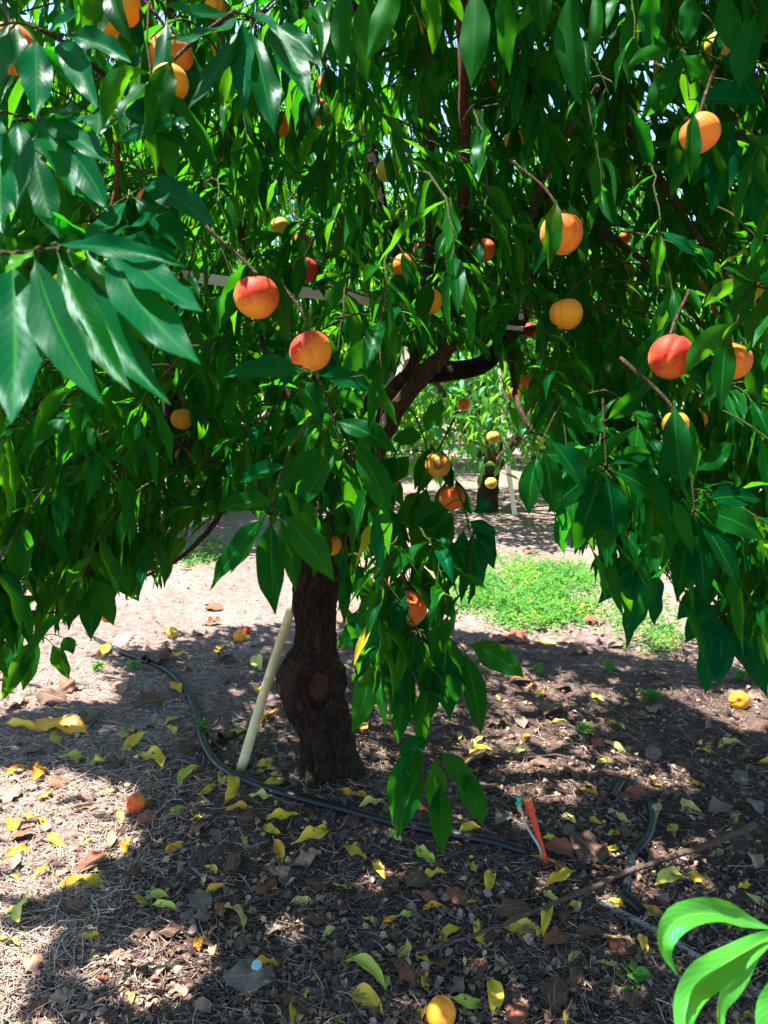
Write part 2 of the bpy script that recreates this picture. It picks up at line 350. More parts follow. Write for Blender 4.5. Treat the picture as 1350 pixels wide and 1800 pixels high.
PROF_S = np.array([0, .05, .075, .14, .25, .38, .52, .68, .82, .92, .97, 1.0])
PROF_W = np.array([.03, .03, .06, .34, .74, .97, 1.0, .82, .48, .20, .08, .01])
PROF_OV = np.array([.03, .03, .10, .50, .85, 1.0, .98, .85, .6, .33, .17, .02])
def leaf_block(C, nrm, W, fold, wav, tint, nu=5, prof=PROF_W, phase=None, ragged=0.0, twist=None):
    """C (N,M,3) midribs, nrm (N,3) which way the upper face looks"""
    C = np.asarray(C, float); Nn, M, _ = C.shape
    T = unit(np.gradient(C, axis=1)); nr = np.repeat(np.asarray(nrm, float)[:, None, :], M, 1) if np.ndim(nrm) == 2 else nrm
    side = unit(np.cross(T, nr)); nn = np.cross(side, T)
    s = np.linspace(0, 1, M); wp = np.interp(s, PROF_S, prof)
    if twist is not None:
        ta = (np.asarray(twist)[:, None] * s[None])[..., None]; side, nn = side * np.cos(ta) + nn * np.sin(ta), nn * np.cos(ta) - side * np.sin(ta)
    u = np.linspace(-1, 1, nu); W = np.asarray(W, float).reshape(-1, 1, 1); fo = np.asarray(fold, float).reshape(-1, 1, 1); wv = np.asarray(wav, float).reshape(-1, 1, 1)
    ph = (rng.uniform(0, 6.28, Nn) if phase is None else phase).reshape(-1, 1, 1)
    hw = W * .5 * wp[None, :, None] * np.ones((1, 1, nu))
    if ragged: hw = hw * (1 + ragged * rng.uniform(-1, 1, hw.shape) * np.abs(u)[None, None, :])
    lat = hw * u[None, None, :] * np.cos(fo)
    up = hw * np.abs(u)[None, None, :] ** 1.15 * np.sin(fo)
    wave = wv * (u[None, None, :] ** 2) * np.sin(2 * np.pi * 2.3 * s[None, :, None] + ph + (u[None, None, :] > 0) * 1.4) * np.minimum(1, wp[None, :, None] * 1.6)
    v = C[:, :, None, :] + side[:, :, None, :] * lat[..., None] + nn[:, :, None, :] * (up + wave)[..., None]
    base = (np.arange(Nn) * M * nu)[:, None, None]
    i, j = np.meshgrid(np.arange(M - 1), np.arange(nu - 1), indexing='ij')
    q = np.stack([i * nu + j, i * nu + j + 1, (i + 1) * nu + j + 1, (i + 1) * nu + j], -1)[None]
    f = (q + base[..., None]).reshape(-1, 4)
    uv = np.zeros((Nn, M, nu, 2)); uv[..., 0] = (u * .5 + .5)[None, None, :]; uv[..., 1] = s[None, :, None]
    tt = np.repeat(np.asarray(tint, float), M * nu)
    return v.reshape(-1, 3), f, uv.reshape(-1, 2), tt
def hang_curves(base, d0, Ln, droop, M, lat=0.0):
    """midribs that start along d0 and turn toward the ground"""
    Nn = len(base); dn = np.array([0, 0, -1.0]); C = np.zeros((Nn, M, 3)); C[:, 0] = base; d = unit(d0)
    lv_ = unit(np.cross(d, dn)) * rng.normal(0, lat, (Nn, 1)) if lat else 0; st = (np.asarray(Ln) / (M - 1))[:, None]; dr = np.asarray(droop)[:, None]
    for k in range(1, M):
        C[:, k] = C[:, k - 1] + d * st
        d = unit(d + (dn * dr + lv_) / (M - 1))
    return C

# ------------------------------------------------------------------ ground
def axis(lo, hi, a, b, fine):
    mid = np.arange(a, b, fine); left = [a]; st = fine
    while left[-1] > lo: st *= 1.25; left.append(left[-1] - st)
    right = [mid[-1]]; st = fine
    while right[-1] < hi: st *= 1.25; right.append(right[-1] + st)
    return np.concatenate([np.array(left[1:])[::-1], mid, np.array(right[1:])])
gx = axis(-160, 160, -1.9, 2.1, .022); gy = axis(-30, 220, 1.1, 4.6, .022)
X, Y = np.meshgrid(gx, gy, indexing='ij')
Z = gh(X, Y) * np.exp(-np.maximum(0, np.hypot(X, Y - 3) - 25) / 20)
fine = (np.abs(X) < 2.2) & (Y > 1) & (Y < 4.7)
Z = Z + np.where(fine, rng.normal(0, .0022, Z.shape), 0)
b = MB(); nx, ny = X.shape
i, j = np.meshgrid(np.arange(nx - 1), np.arange(ny - 1), indexing='ij')
b.add(np.stack([X, Y, Z], -1), np.stack([i * ny + j, (i + 1) * ny + j, (i + 1) * ny + j + 1, i * ny + j + 1], -1).reshape(-1, 4))
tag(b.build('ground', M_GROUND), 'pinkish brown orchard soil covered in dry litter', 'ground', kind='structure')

# ------------------------------------------------------------------ where foliage may be and where light comes through
LOW_X = [-300, 0, 60, 120, 160, 230, 290, 330, 360, 420, 560, 600, 640, 680, 700, 880, 905, 930, 985, 1050, 1070, 1110, 1150, 1170, 1205, 1240, 1290, 1330, 1600]
LOW_Y = [1290, 1222, 1175, 1120, 1100, 1070, 1045, 985, 930, 900, 1000, 960, 900, 850, 640, 640, 770, 850, 950, 1045, 1090, 1125, 1040, 1020, 1105, 1190, 1165, 1200, 1240]
EXTRA = [(600, 880), (872, 880), (862, 1040), (800, 1085), (850, 1285), (700, 1300), (640, 1285), (590, 1130)]
LIT = [[(-400, 1345), (0, 1350), (110, 1345), (245, 1385), (240, 1440), (275, 1490), (190, 1550), (70, 1590), (0, 1615), (-400, 1625)],
       [(-400, 1640), (0, 1645), (125, 1640), (85, 1720), (50, 1800), (20, 1900), (-400, 1900)],
       [(-400, 1130), (150, 1150), (230, 1180), (210, 1230), (110, 1240), (0, 1260), (-400, 1260)],
       [(1140, 1210), (1500, 1190), (1500, 1290), (1300, 1280)],
       [(900, 1330), (985, 1320), (1010, 1350), (930, 1360)]]
SHADE_TOP_X = [-500, 0, 130, 300, 520, 640, 800, 900, 1200, 1600]; SHADE_TOP_Y = [1225, 1235, 1140, 1100, 1085, 1095, 1110, 1125, 1165, 1205]
flecks = [(540, 1510, 26), (350, 1432, 32), (395, 1690, 30), (335, 1750, 38), (440, 1752, 14), (945, 1552, 30), (1105, 1545, 38), (520, 1660, 16), (1170, 1640, 16), (270, 1690, 26), (480, 1460, 10),
          (560, 1405, 12), (700, 1760, 22), (370, 1640, 14), (300, 1480, 26), (640, 1560, 14), (870, 1780, 14), (1290, 1720, 16), (740, 1600, 12), (620, 1650, 12), (960, 1290, 18), (200, 1600, 26), (150, 1720, 36), (260, 1340, 14),
          (120, 1280, 20), (1010, 1400, 12), (1240, 1360, 16), (1180, 1500, 12), (580, 1720, 16), (1060, 1760, 14), (830, 1420, 10), (420, 1210, 12), (700, 1210, 14)]
flecks += [(float(a), float(c), float(e)) for a, c, e in zip(rng.uniform(0, 1350, 24), rng.uniform(1150, 1800, 24), rng.uniform(8, 16, 24))]
def lit_patch(p):
    px, py, z = proj(p); ok = (z > .2) & (px > -400) & (px < 1500) & (py < 1900); r = np.zeros(len(p), bool)
    for poly in LIT: r |= inpoly(px, py, poly)
    return r & ok
def lit_ground(p):
    px, py, z = proj(p); ok = (z > .2) & (px > -400) & (px < 1500) & (py < 1900)
    r = np.zeros(len(p), bool)
    for poly in LIT: r |= inpoly(px, py, poly)
    r |= py < np.interp(px, SHADE_TOP_X, SHADE_TOP_Y)
    for a, c, e in flecks: r |= ((px - a) ** 2 + ((py - c) * 1.5) ** 2) < e * e
    return r & ok
SUNTUBES = [(P(110, 560, .70), .19), (P(250, 560, .70), .12), (P(20, 600, .68), .17), (P(1230, 1680, .72), .2), (P(1330, 1700, .7), .16), (P(250, 180, 1.1), .12), (P(480, 120, 1.0), .09), (P(640, 260, 1.9), .16), (P(720, 170, 1.9), .14), (P(40, 1170, 1.7), .14),
            (P(350, 250, 2.2), .2), (P(250, 60, 1.3), .10), (P(600, 540, 2.6), .2), (P(990, 560, 1.75), .05), (P(470, 520, 1.3), .05), (P(0, 480, .65), .08), (P(740, 60, 1.0), .06), (P(680, 20, 1.0), .06)]
for _ in range(260):
    c_ = P(rng.uniform(0, 1350), rng.uniform(0, 1100), rng.uniform(1.2, 3.4)); gx_, gy_, gz_ = proj((c_ - S * (c_[2] / S[2]))[None])
    if gz_[0] > .3 and gy_[0] > 1180 and -200 < gx_[0] < 1550 and rng.random() < .85: continue
    SUNTUBES.append((c_, rng.uniform(.03, .085)))
for _ in range(100):
    bx = [(540, 780, 120, 640), (40, 420, 120, 380)][_ % 2]
    SUNTUBES.append((P(rng.uniform(bx[0], bx[1]), rng.uniform(bx[2], bx[3]), rng.uniform(2.2, 3.3)), rng.uniform(.06, .12)))
def in_suntube(p):
    r = np.zeros(len(p), bool)
    for c, e in SUNTUBES:
        q = p - c; s = q @ S; d = np.linalg.norm(q - s[:, None] * S, axis=1); r |= (d < e) & (s > .06)
    return r

# hanging peaches: pixel x, pixel y, pixel diameter, depth, kind, how visible (radius kept free of leaves), label
HP = [(451, 521, 78, 1.22, 'blush', .9, 'large round peach, red above and yellow below, beside the cream tape'),
      (545, 618, 72, 1.28, 'blush', .85, 'blushed peach resting just above a spread of dark leaves, lower right of the reddest one'),
      (994, 552, 56, 1.62, 'yellow', .95, 'clear yellow peach beside a grey twig, right of the white tape end'),
      (1178, 627, 76, 1.22, 'red', .9, 'deep orange red peach hanging alone among dark leaves on the right'),
      (1288, 634, 64, 1.16, 'orange', .55, 'orange peach half covered by leaves, right of the deep red peach'),
      (718, 1070, 62, 1.45, 'orange', .75, 'low orange peach with a pink cheek hanging right of the trunk'),
      (769, 817, 45, 1.95, 'rotten', 1.0, 'orange peach with a rotten brown patch at the end of a thin tan twig'),
      (794, 874, 46, 1.95, 'orange', .85, 'plain orange peach just below the peach with the brown patch'),
      (682, 846, 36, 2.0, 'orange', .5, 'pale orange peach behind a long leaf, left of the rotten peach'),
      (755, 909, 27, 2.2, 'orange', .9, 'small orange peach lowest of the bunch under the rotten peach'),
      (582, 958, 36, 2.0, 'yellow', .55, 'golden peach wedged between leaves in front of the trunk fork'),
      (319, 736, 38, 2.1, 'yellow', .85, 'small dull yellow peach in the dark foliage left of the trunk'),
      (1187, 745, 44, 1.12, 'yellow', .75, 'yellow peach showing under a dark leaf below the deep red peach'),
      (1226, 738, 32, 1.95, 'yellow', .45, 'sliver of a yellow peach beside the one under the dark leaf'),
      (754, 530, 46, 1.8, 'yellow', .7, 'golden peach crossed by a leaf where the cream tape ends'),
      (986, 410, 72, 1.35, 'orange', .6, 'big orange peach striped by hanging leaves above the yellow peach'),
      (1230, 234, 66, 1.06, 'orange', .55, 'orange peach cut across by leaves high at the right'),
      (709, 468, 44, 1.9, 'orange', .6, 'dusky orange peach above the one crossed by a leaf'),
      (536, 474, 44, 1.9, 'red', .55, 'orange red peach peeking over the cream tape'),
      (491, 397, 30, 2.4, 'green', .9, 'greenish yellow peach above the reddest large peach'),
      (531, 420, 26, 2.4, 'orange', .7, 'small orange peach right of the greenish one'),
      (815, 711, 22, 3.6, 'orange', 1.0, 'small shaded orange peach hanging in the gap under the thick limb'),
      (850, 440, 40, 2.1, 'orange', .6, 'orange peach right of the red upright sprout'),
      (18, 86, 84, 1.1, 'orange', .5, 'large orange peach half cut off at the upper left edge'),
      (200, 18, 92, 1.05, 'yellow', .5, 'largest yellow peach with a pink flush high at the upper left'),
      (300, 100, 74, 1.06, 'orange', .6, 'pink orange peach tucked above a leaf below the largest yellow one'),
      (298, 145, 62, 1.00, 'yellow', .6, 'golden peach under the leaf crossing the pink orange peach'),
      (378, 16, 38, 1.9, 'yellow', .8, 'small golden peach at the top edge between two leaf sprays'),
      (268, 358, 56, 1.6, 'orange', .5, 'orange brown peach behind the teal leaves at upper left'),
      (494, 220, 36, 2.0, 'orange', .6, 'orange peach showing as a thin crescent behind long dark leaves'),
      (557, 196, 44, 1.9, 'orange', .5, 'shaded orange peach beside the crescent shaped one'),
      (189, 1084, 22, 3.0, 'orange', .8, 'small orange peach low in the foliage above the black hose'),
      (922, 670, 27, 2.9, 'yellow', .9, 'small yellow peach behind the hanging grey branch'),
      (930, 580, 27, 2.4, 'red', .85, 'dark red peach beside the white tape end'),
      (905, 250, 38, 2.1, 'yellow', .5, 'pale yellow peach hidden high right of the red sprout'),
      (681, 300, 40, 2.2, 'green', .55, 'green yellow peach high in the middle of the crown'),
      (1098, 418, 20, 2.8, 'orange', .8, 'tiny looking orange peach between the striped peach and the right edge'),
      (860, 152, 26, 2.5, 'orange', .6, 'small brownish orange peach near the top of the red sprout'),
      (577, 150, 40, 2.1, 'orange', .4, 'orange peach mostly hidden high above the shaded pair'),
      (1262, 80, 46, 2.2, 'green', .6, 'yellowish peach against the bright sky gap at upper right'),
      (320, 800, 26, 2.3, 'orange', .35, 'small peach just under the dull yellow one left of the trunk'),
      (740, 440, 30, 2.5, 'orange', .35, 'small peach behind the dusky orange one')]
CLEAR = [(x, y, dia * .5 * max(vis, .8), d) for x, y, dia, d, k, vis, lb in HP]
# parts of limbs, tape and far gaps that stay open
CLEARPOLY = [([(655, 710), (690, 668), (730, 640), (785, 640), (785, 655), (700, 770), (660, 770)], 9), ([(700, 640), (880, 640), (900, 760), (930, 860), (900, 900), (840, 870), (700, 800)], 9),
             ([(345, 480), (420, 488), (420, 505), (345, 495)], 2.45), ([(570, 510), (680, 524), (680, 542), (570, 530)], 2.45), ([(862, 566), (930, 572), (930, 588), (862, 582)], 2.3),
             ([(802, 90), (828, 90), (826, 250), (830, 520), (806, 520), (804, 300)], 1.75),
             ([(885, 590), (905, 590), (930, 740), (900, 720)], 2.0), ([(335, 940), (500, 930), (505, 1110), (330, 1110)], 9)]
def allowed(C, hw=0.012):
    """C (N,K,3) sample points of each leaf; False where the photograph shows a gap"""
    px, py, z = proj(C.reshape(-1, 3)); ok = np.ones(len(px), bool)
    infr = (z > .12) & (px > -60) & (px < 1410) & (py < 1900)
    pad = FPX * hw / np.maximum(z, .2)
    ok &= ~(infr & (py + pad * .6 > np.interp(px, LOW_X, LOW_Y)) & ~(inpoly(px, py, EXTRA) & (z < 1.9)))
    for x, y, r, d in CLEAR: ok &= ~(infr & (z < d - .02) & ((px - x) ** 2 + (py - y) ** 2 < (r + pad * .6) ** 2))
    for poly, d in CLEARPOLY: ok &= ~(infr & (z < d) & inpoly(px, py, poly))
    ok &= ~((z < .62) & (z > -.2) & (np.abs(px - 675) < 1200) & (py > -1200) & (np.linalg.norm(C.reshape(-1, 3) - CO, axis=1) < .75))
    return ok.reshape(C.shape[:2]).all(1)

# ------------------------------------------------------------------ the peach tree
ROOT = G(580, 1385)
tree = tag(empty('peach_tree', ROOT), 'old peach tree with a gnarled dark trunk and drooping fruit laden crown', 'fruit tree')
TY = 2.40
def trunk_mesh():
    ctr = [(580, 1440, 240), (578, 1400, 164), (577, 1360, 122), (576, 1320, 104), (570, 1280, 100), (558, 1240, 106), (551, 1200, 102), (551, 1170, 92), (557, 1140, 78), (555, 1100, 77), (553, 1060, 84), (560, 1020, 90), (578, 980, 90), (600, 940, 84), (618, 900, 74), (628, 870, 52)]
    pts = np.array([PY(x, y, TY + .04 * math.sin(y * .01)) for x, y, w_ in ctr]); rad = np.array([w_ * (.90 if y < 1330 else 1) / 2 / FPX * (proj(p)[2]) for (x, y, w_), p in zip(ctr, pts)])
    n = 130; p = spline(pts, n); r = np.interp(np.linspace(0, 1, n), np.linspace(0, 1, len(rad)), rad)
    sides = 110
    def rough(s, a):
        out = np.ones(len(a))
        for q, ang in enumerate(a):
            v = Vector((math.cos(ang) * 2.2, math.sin(ang) * 2.2, s * 9))
            out[q] += .13 * mnoise.noise(v) + .08 * mnoise.noise(v * 2.7) + .06 * (1 - 3 * abs(mnoise.noise(Vector((v.x * 3.2 + .6 * mnoise.noise(v * 2), v.y * 3.2, v.z * .8))))) + .05 * mnoise.noise(v * 8) + .03 * mnoise.noise(v * 19)
            out[q] += .30 * max(0, 1 - s * 4.2) ** 1.5 * (math.cos(4 * ang + 1) + .5 * math.cos(7 * ang))
        return out
    b = MB(); tube(b, p, r, sides, 0, True, rough)
    v = b.v[0].reshape(n, sides, 3)
    # swollen lip round the pruning wound and a burl on the left
    w0 = PY(558, 1208, TY - .10); bl = PY(512, 1200, TY - .02)
    axis_pt = lambda z: np.stack([np.interp(z, p[:, 2], p[:, 0]), np.interp(z, p[:, 2], p[:, 1]), z], -1)
    cpt = axis_pt(v[..., 2]); dr = unit(v - cpt)
    dx = v - w0; dd = np.hypot(dx[..., 0] / .040, dx[..., 2] / .060); frontm = v[..., 1] < cpt[..., 1]
    lip = np.where(frontm, .034 * np.exp(-((dd - 1.5) / .38) ** 2) - .030 * np.exp(-(dd / 1.0) ** 4), 0)
    d2 = np.linalg.norm((v - bl) / np.array([.06, .08, .11]), axis=-1); lip = lip + .034 * np.exp(-d2 ** 2)
    v = v + dr * lip[..., None]; b.v[0] = v.reshape(-1, 3)
    o = b.build('trunk', M_BARK, tree, ROOT)
    # wound face
    fi = np.argmin(np.linalg.norm(v.reshape(-1, 3) - w0, axis=1)); c = v.reshape(-1, 3)[fi]
    ww = MB(); nr_, na = 9, 28; vs = []
    for k in range(nr_):
        for q in range(na):
            a = 2 * math.pi * q / na; rr = k / (nr_ - 1) * (1 + .14 * mnoise.noise(Vector((math.cos(a) * 1.5, math.sin(a) * 1.5, 3))))
            x, z = c[0] + .046 * rr * math.cos(a), c[2] + .066 * rr * math.sin(a)
            y = c[1] - .010 + .006 * mnoise.noise(Vector((x * 60, z * 60, 0))) + .010 * rr ** 3
            vs.append((x, y, z))
    i, j = np.meshgrid(np.arange(nr_ - 1), np.arange(na), indexing='ij'); j2 = (j + 1) % na
    ww.add(vs, np.stack([i * na + j, i * na + j2, (i + 1) * na + j2, (i + 1) * na + j], -1).reshape(-1, 4))
    tag(ww.build('pruning_wound', M_WOUND, o, ROOT), 'rough reddish brown pruning wound')
    return o
trunk = trunk_mesh()

def limb(pts, w0, w1, m, name='limb', n=40, sides=12, rgh=.10, label=None):
    q = spline(np.array([PY(*a) for a in pts]), n); f = np.linspace(0, 1, n)
    z0, z1 = proj(q[0])[2], proj(q[-1])[2]
    r = (w0 * (1 - f) * z0 + w1 * f * z1) / 2 / FPX; sd = rng.uniform(0, 50)
    q = q + np.array([[mnoise.noise(Vector((k * .35, sd, 0))), mnoise.noise(Vector((k * .35, sd, 9))), 0] for k in range(n)]) * .008
    def rough(s, a): return np.array([1 + rgh * mnoise.noise(Vector((math.cos(x) * 1.6, math.sin(x) * 1.6, s * 14 + sd))) + rgh * .6 * mnoise.noise(Vector((math.cos(x) * 4, math.sin(x) * 4, s * 40 + sd))) for x in a])
    b = MB(); tube(b, q, r, sides, 0, True, rough); o = b.build(name, m, tree, ROOT)
    if label: o['label'] = label
    return o, q
LIMBS = []
def addlimb(*a, **k): LIMBS.append(limb(*a, **k)[1])
addlimb([(604, 965, 2.40), (632, 860, 2.38), (665, 740, 2.34), (715, 640, 2.30), (745, 560, 2.28), (760, 440, 2.3), (750, 250, 2.35), (740, 60, 2.4)], 46, 22, M_LIMB)
addlimb([(612, 930, 2.38), (660, 800, 2.30), (700, 715, 2.24), (770, 632, 2.16), (820, 580, 2.1)], 36, 26, M_LIMB)
addlimb([(610, 940, 2.46), (650, 760, 2.48), (710, 668, 2.50), (780, 655, 2.50), (845, 642, 2.45), (895, 590, 2.42), (930, 520, 2.4), (940, 430, 2.4), (975, 330, 2.4), (1040, 200, 2.35), (1110, 60, 2.3), (1150, -40, 2.3)], 44, 10, M_BARK)
addlimb([(852, 600, 2.40), (826, 548, 2.36), (815, 420, 2.3), (817, 260, 2.25), (812, 100, 2.2), (812, -80, 2.2)], 24, 15, M_SPROUT, rgh=.04, label='straight upright red brown sprout')
addlimb([(590, 965, 2.42), (520, 895, 2.44), (430, 812, 2.45), (370, 792, 2.45), (315, 770, 2.45), (298, 640, 2.4), (300, 450, 2.35), (290, 250, 2.3), (297, 60, 2.25), (300, -60, 2.2)], 44, 18, M_LIMB)
addlimb([(640, 860, 2.5), (655, 700, 2.62), (684, 600, 2.66), (690, 520, 2.68), (672, 380, 2.75), (640, 180, 2.8), (620, 0, 2.8)], 34, 18, M_BARK)
addlimb([(614, 920, 2.48), (545, 800, 2.6), (480, 640, 2.7), (430, 420, 2.8), (400, 180, 2.85), (380, 0, 2.9)], 34, 14, M_LIMB)
addlimb([(892, 598, 2.40), (900, 650, 2.2), (908, 700, 2.1), (930, 748, 2.05), (962, 785, 2.0)], 11, 6, M_LIMB, rgh=.05)
addlimb([(900, 585, 2.42), (925, 545, 2.3), (935, 520, 2.2), (925, 440, 2.1), (960, 300, 1.9), (1050, 150, 1.7)], 16, 8, M_LIMB, rgh=.05)
addlimb([(895, 590, 2.42), (945, 576, 2.2), (1010, 580, 2.0), (1060, 595, 1.9), (1150, 598, 1.8), (1260, 610, 1.6)], 12, 6, M_LIMB, rgh=.05)
addlimb([(318, 772, 2.45), (260, 830, 2.3), (180, 850, 2.1), (80, 830, 1.9), (-40, 780, 1.8)], 18, 8, M_LIMB, rgh=.05)
addlimb([(420, 806, 2.45), (400, 880, 2.3), (360, 940, 2.2), (310, 985, 2.1), (240, 1020, 2.0)], 12, 5, M_LIMB, rgh=.05)
addlimb([(1050, 180, 2.35), (1130, 260, 2.1), (1200, 380, 1.9), (1280, 480, 1.7), (1370, 560, 1.6)], 14, 6, M_LIMB, rgh=.05)
addlimb([(975, 330, 2.4), (1050, 400, 2.3), (1120, 450, 2.2), (1210, 540, 2.1), (1300, 680, 2.0)], 13, 6, M_LIMB, rgh=.05)
addlimb([(296, 250, 2.3), (230, 180, 2.0), (120, 80, 1.7), (20, 30, 1.5)], 12, 6, M_LIMB, rgh=.05)

# --- leafy shoots: each is a twig with its leaves
SHOTS = []       # (score, twig polyline, r0, list of leaf blocks, leaf count)
def twig_mesh(q, r0, r1, mb, sides=6):
    tube(mb, q, np.linspace(r0, r1, len(q)), sides, 0, True)
PETI = MB()
FAR_LEAVES = MB()
FAR_TWIGS = MB()
shoot_count = 0
def emit_shoot(q, r0, r1, blocks, leafmat=None, parent=None, twm=None, label=None):
    global shoot_count
    global PETI
    tb = MB(); twig_mesh(q, r0, r1, tb)
    if PETI.n:
        off = tb.n
        tb.v += PETI.v; tb.f += [x + off for x in PETI.f]
        for a in ('k', 'm', 'uv', 't', 'sm'): getattr(tb, a).extend(getattr(PETI, a))
        tb.n += PETI.n; PETI = MB()
    o = tb.build('leafy_shoot', twm or M_TWIG, parent or tree, q[0])
    lb = MB()
    for (v, f, uv, t) in blocks: lb.add(v, f, 0, uv, t)
    lb.build('leaves', leafmat or M_LEAF, o, q[0])
    if label: o['label'] = label
    shoot_count += 1
    return o

# hero shoots traced from the photograph; leaf = (x0,y0, x1,y1, width px, bow px, depth change, back?, tint)
def hero(d, twig, leaves, r=5.0, tw_d=0.0, leafmat=None, parent=None, twm=None):
    q = spline(np.array([P(x, y, d + .02 + tw_d * k / max(1, len(twig) - 1)) for k, (x, y) in enumerate(twig)]), 18)
    blocks = []
    for lf in leaves:
        x0, y0, x1, y1, wd, bow = lf[:6]; dd = lf[6] if len(lf) > 6 else 0.0; back = lf[7] if len(lf) > 7 else 0; tint = lf[8] if len(lf) > 8 else rng.uniform(.1, .6)
        ln = math.hypot(x1 - x0, y1 - y0); nx_, ny_ = -(y1 - y0) / ln, (x1 - x0) / ln
        jd = rng.uniform(-.03, .03)
        a = P(x0, y0, d); c = P(x1, y1, d + dd + jd); m = P((x0 + x1) / 2 + nx_ * bow, (y0 + y1) / 2 + ny_ * bow, d + dd * .4 + jd - .012)
        s = np.linspace(0, 1, 15)[:, None]; C = a * (1 - s) ** 2 + 2 * m * s * (1 - s) + c * s ** 2
        nrm = unit(-(FW) + np.array([rng.uniform(-.45, .45), 0, rng.uniform(.15, .7)]))
        if back: nrm = -unit(-(FW) + np.array([rng.uniform(-.4, .4), 0, rng.uniform(-.5, .1)]))
        W = wd / FPX * d * (.88 if d < 1.3 else 1.02)
        blocks.append(leaf_block(C[None], nrm[None], [W], [rng.uniform(.12, .42)], [W * rng.uniform(.05, .14)], [tint], 7))
        dq = np.linalg.norm(q - a, axis=1); kq = int(np.argmin(dq))
        if dq[kq] > .012:          # a stalk back to the twig
            pm = (q[kq] + a) / 2 + np.array([0, 0, .12 * dq[kq]]); tube(PETI, spline([q[kq], pm, a], 8), np.linspace(.0017, .0012, 8), 5, 0)
    return emit_shoot(q, r / FPX * d * .5, r / FPX * d * .25, blocks, leafmat, parent, twm)

# near left spray, low tints carry the painted sky teal
hero(.68, [(-40, 430), (20, 446), (70, 440), (140, 432), (210, 430)], [(20, 450, 20, 745, 124, -14, -.15, 0, .04), (-10, 455, -40, 690, 90, 8, -.1), (58, 442, 183, 712, 90, 30, -.17, 0, .12), (100, 440, 232, 690, 66, 26, -.10, 0, .5), (120, 446, 300, 712, 80, 34, -.14, 0, .08),
     (185, 436, 352, 640, 88, 30, -.13, 0, .05), (205, 430, 357, 548, 74, 18, -.10, 0, .02), (60, 440, 10, 480, 40, 0, -.06, 0, .9), (150, 436, 268, 610, 60, 20, -.02, 0, .5), (90, 430, 330, 470, 50, -22, -.03, 0, .05)], r=9)
# upper left sprays, teal sky light put into their low tints
hero(1.02, [(205, 250), (206, 320), (192, 380), (178, 432)], [(200, 250, 330, 205, 40, 0, -.06, 0, .1), (180, 432, 92, 372, 42, -10, -.11, 0, .06), (180, 430, 62, 376, 38, -12, -.11, 0, .0), (185, 425, 318, 452, 46, -14, -.09, 0, .02), (188, 420, 300, 372, 44, -8, -.11, 0, .0), (178, 436, 118, 530, 46, 10, -.11, 0, .1)], r=11, twm=M_SPROUT)
hero(1.08, [(30, 250), (90, 235), (160, 205), (210, 188), (222, 190)], [(168, 180, 66, 78, 62, -8, -.09, 0, .02), (170, 185, 335, 262, 66, -20, -.09, 0, .1), (205, 186, 254, 74, 42, 6, -.09, 0, .02), (176, 192, 172, 236, 46, 0, -.06, 0, .06), (160, 200, 92, 258, 44, 10, -.06, 0, .02), (215, 185, 342, 242, 60, -26, -.09, 0, .1), (150, 200, 12, 258, 46, 10, -.06, 0, .06),
     (100, 232, 40, 300, 36, 6, -.09, 0, .1), (236, 190, 160, 96, 44, 10, -.06, 0, .02)], r=6)
hero(1.0, [(170, 380), (225, 345), (262, 322)], [(240, 318, 380, 400, 64, -18, -.09, 0, .06), (232, 345, 328, 452, 60, -16, -.09, 0, .06), (170, 374, 112, 318, 60, 0, -.06, 0, .02), (60, 262, 104, 420, 66, 12, -.06, 0, .1), (2, 252, 4, 410, 84, 6, -.09, 0, .1), (225, 350, 150, 452, 54, 10, -.11, 0, .02), (120, 262, 190, 372, 60, -12, -.09, 0, .06)], r=5)
hero(1.0, [(520, -40), (470, 10), (440, 36)], [(428, 24, 292, 70, 62, -26, -.06, 0, .06), (440, 48, 482, 236, 66, -4, -.06, 0, .1), (468, 38, 545, 182, 64, -10, -.11, 0, .1), (424, 44, 330, 192, 56, -14, -.11, 0, .06), (445, 20, 486, 54, 36, 0, -.11, 0, .0), (425, 30, 428, 205, 50, -6, -.06, 0, .0), (410, 22, 284, 6, 50, -20, -.09, 0, .06), (475, 40, 568, 120, 44, -12, -.11, 0, .1)], r=6)
hero(.88, [(-40, 60), (30, 40), (110, 66)], [(100, 66, 170, 190, 58, -14, -.1, 0, .03), (60, 60, 62, 210, 60, -6, -.1, 0, .0), (20, 50, -30, 190, 60, 6, -.1, 0, .05), (112, 62, 230, 110, 54, -18, -.08, 0, .04), (80, 56, 140, 20, 44, 8, -.06, 0, .1)], r=6)
hero(.9, [(-40, 190), (20, 200), (70, 214)], [(66, 214, 130, 345, 62, -14, -.1, 0, .02), (30, 204, 28, 372, 66, -8, -.1, 0, .0), (70, 212, 190, 290, 58, -18, -.1, 0, .06), (0, 200, -30, 330, 60, 4, -.1, 0, .03), (72, 208, 150, 196, 46, -10, -.06, 0, .08)], r=6)
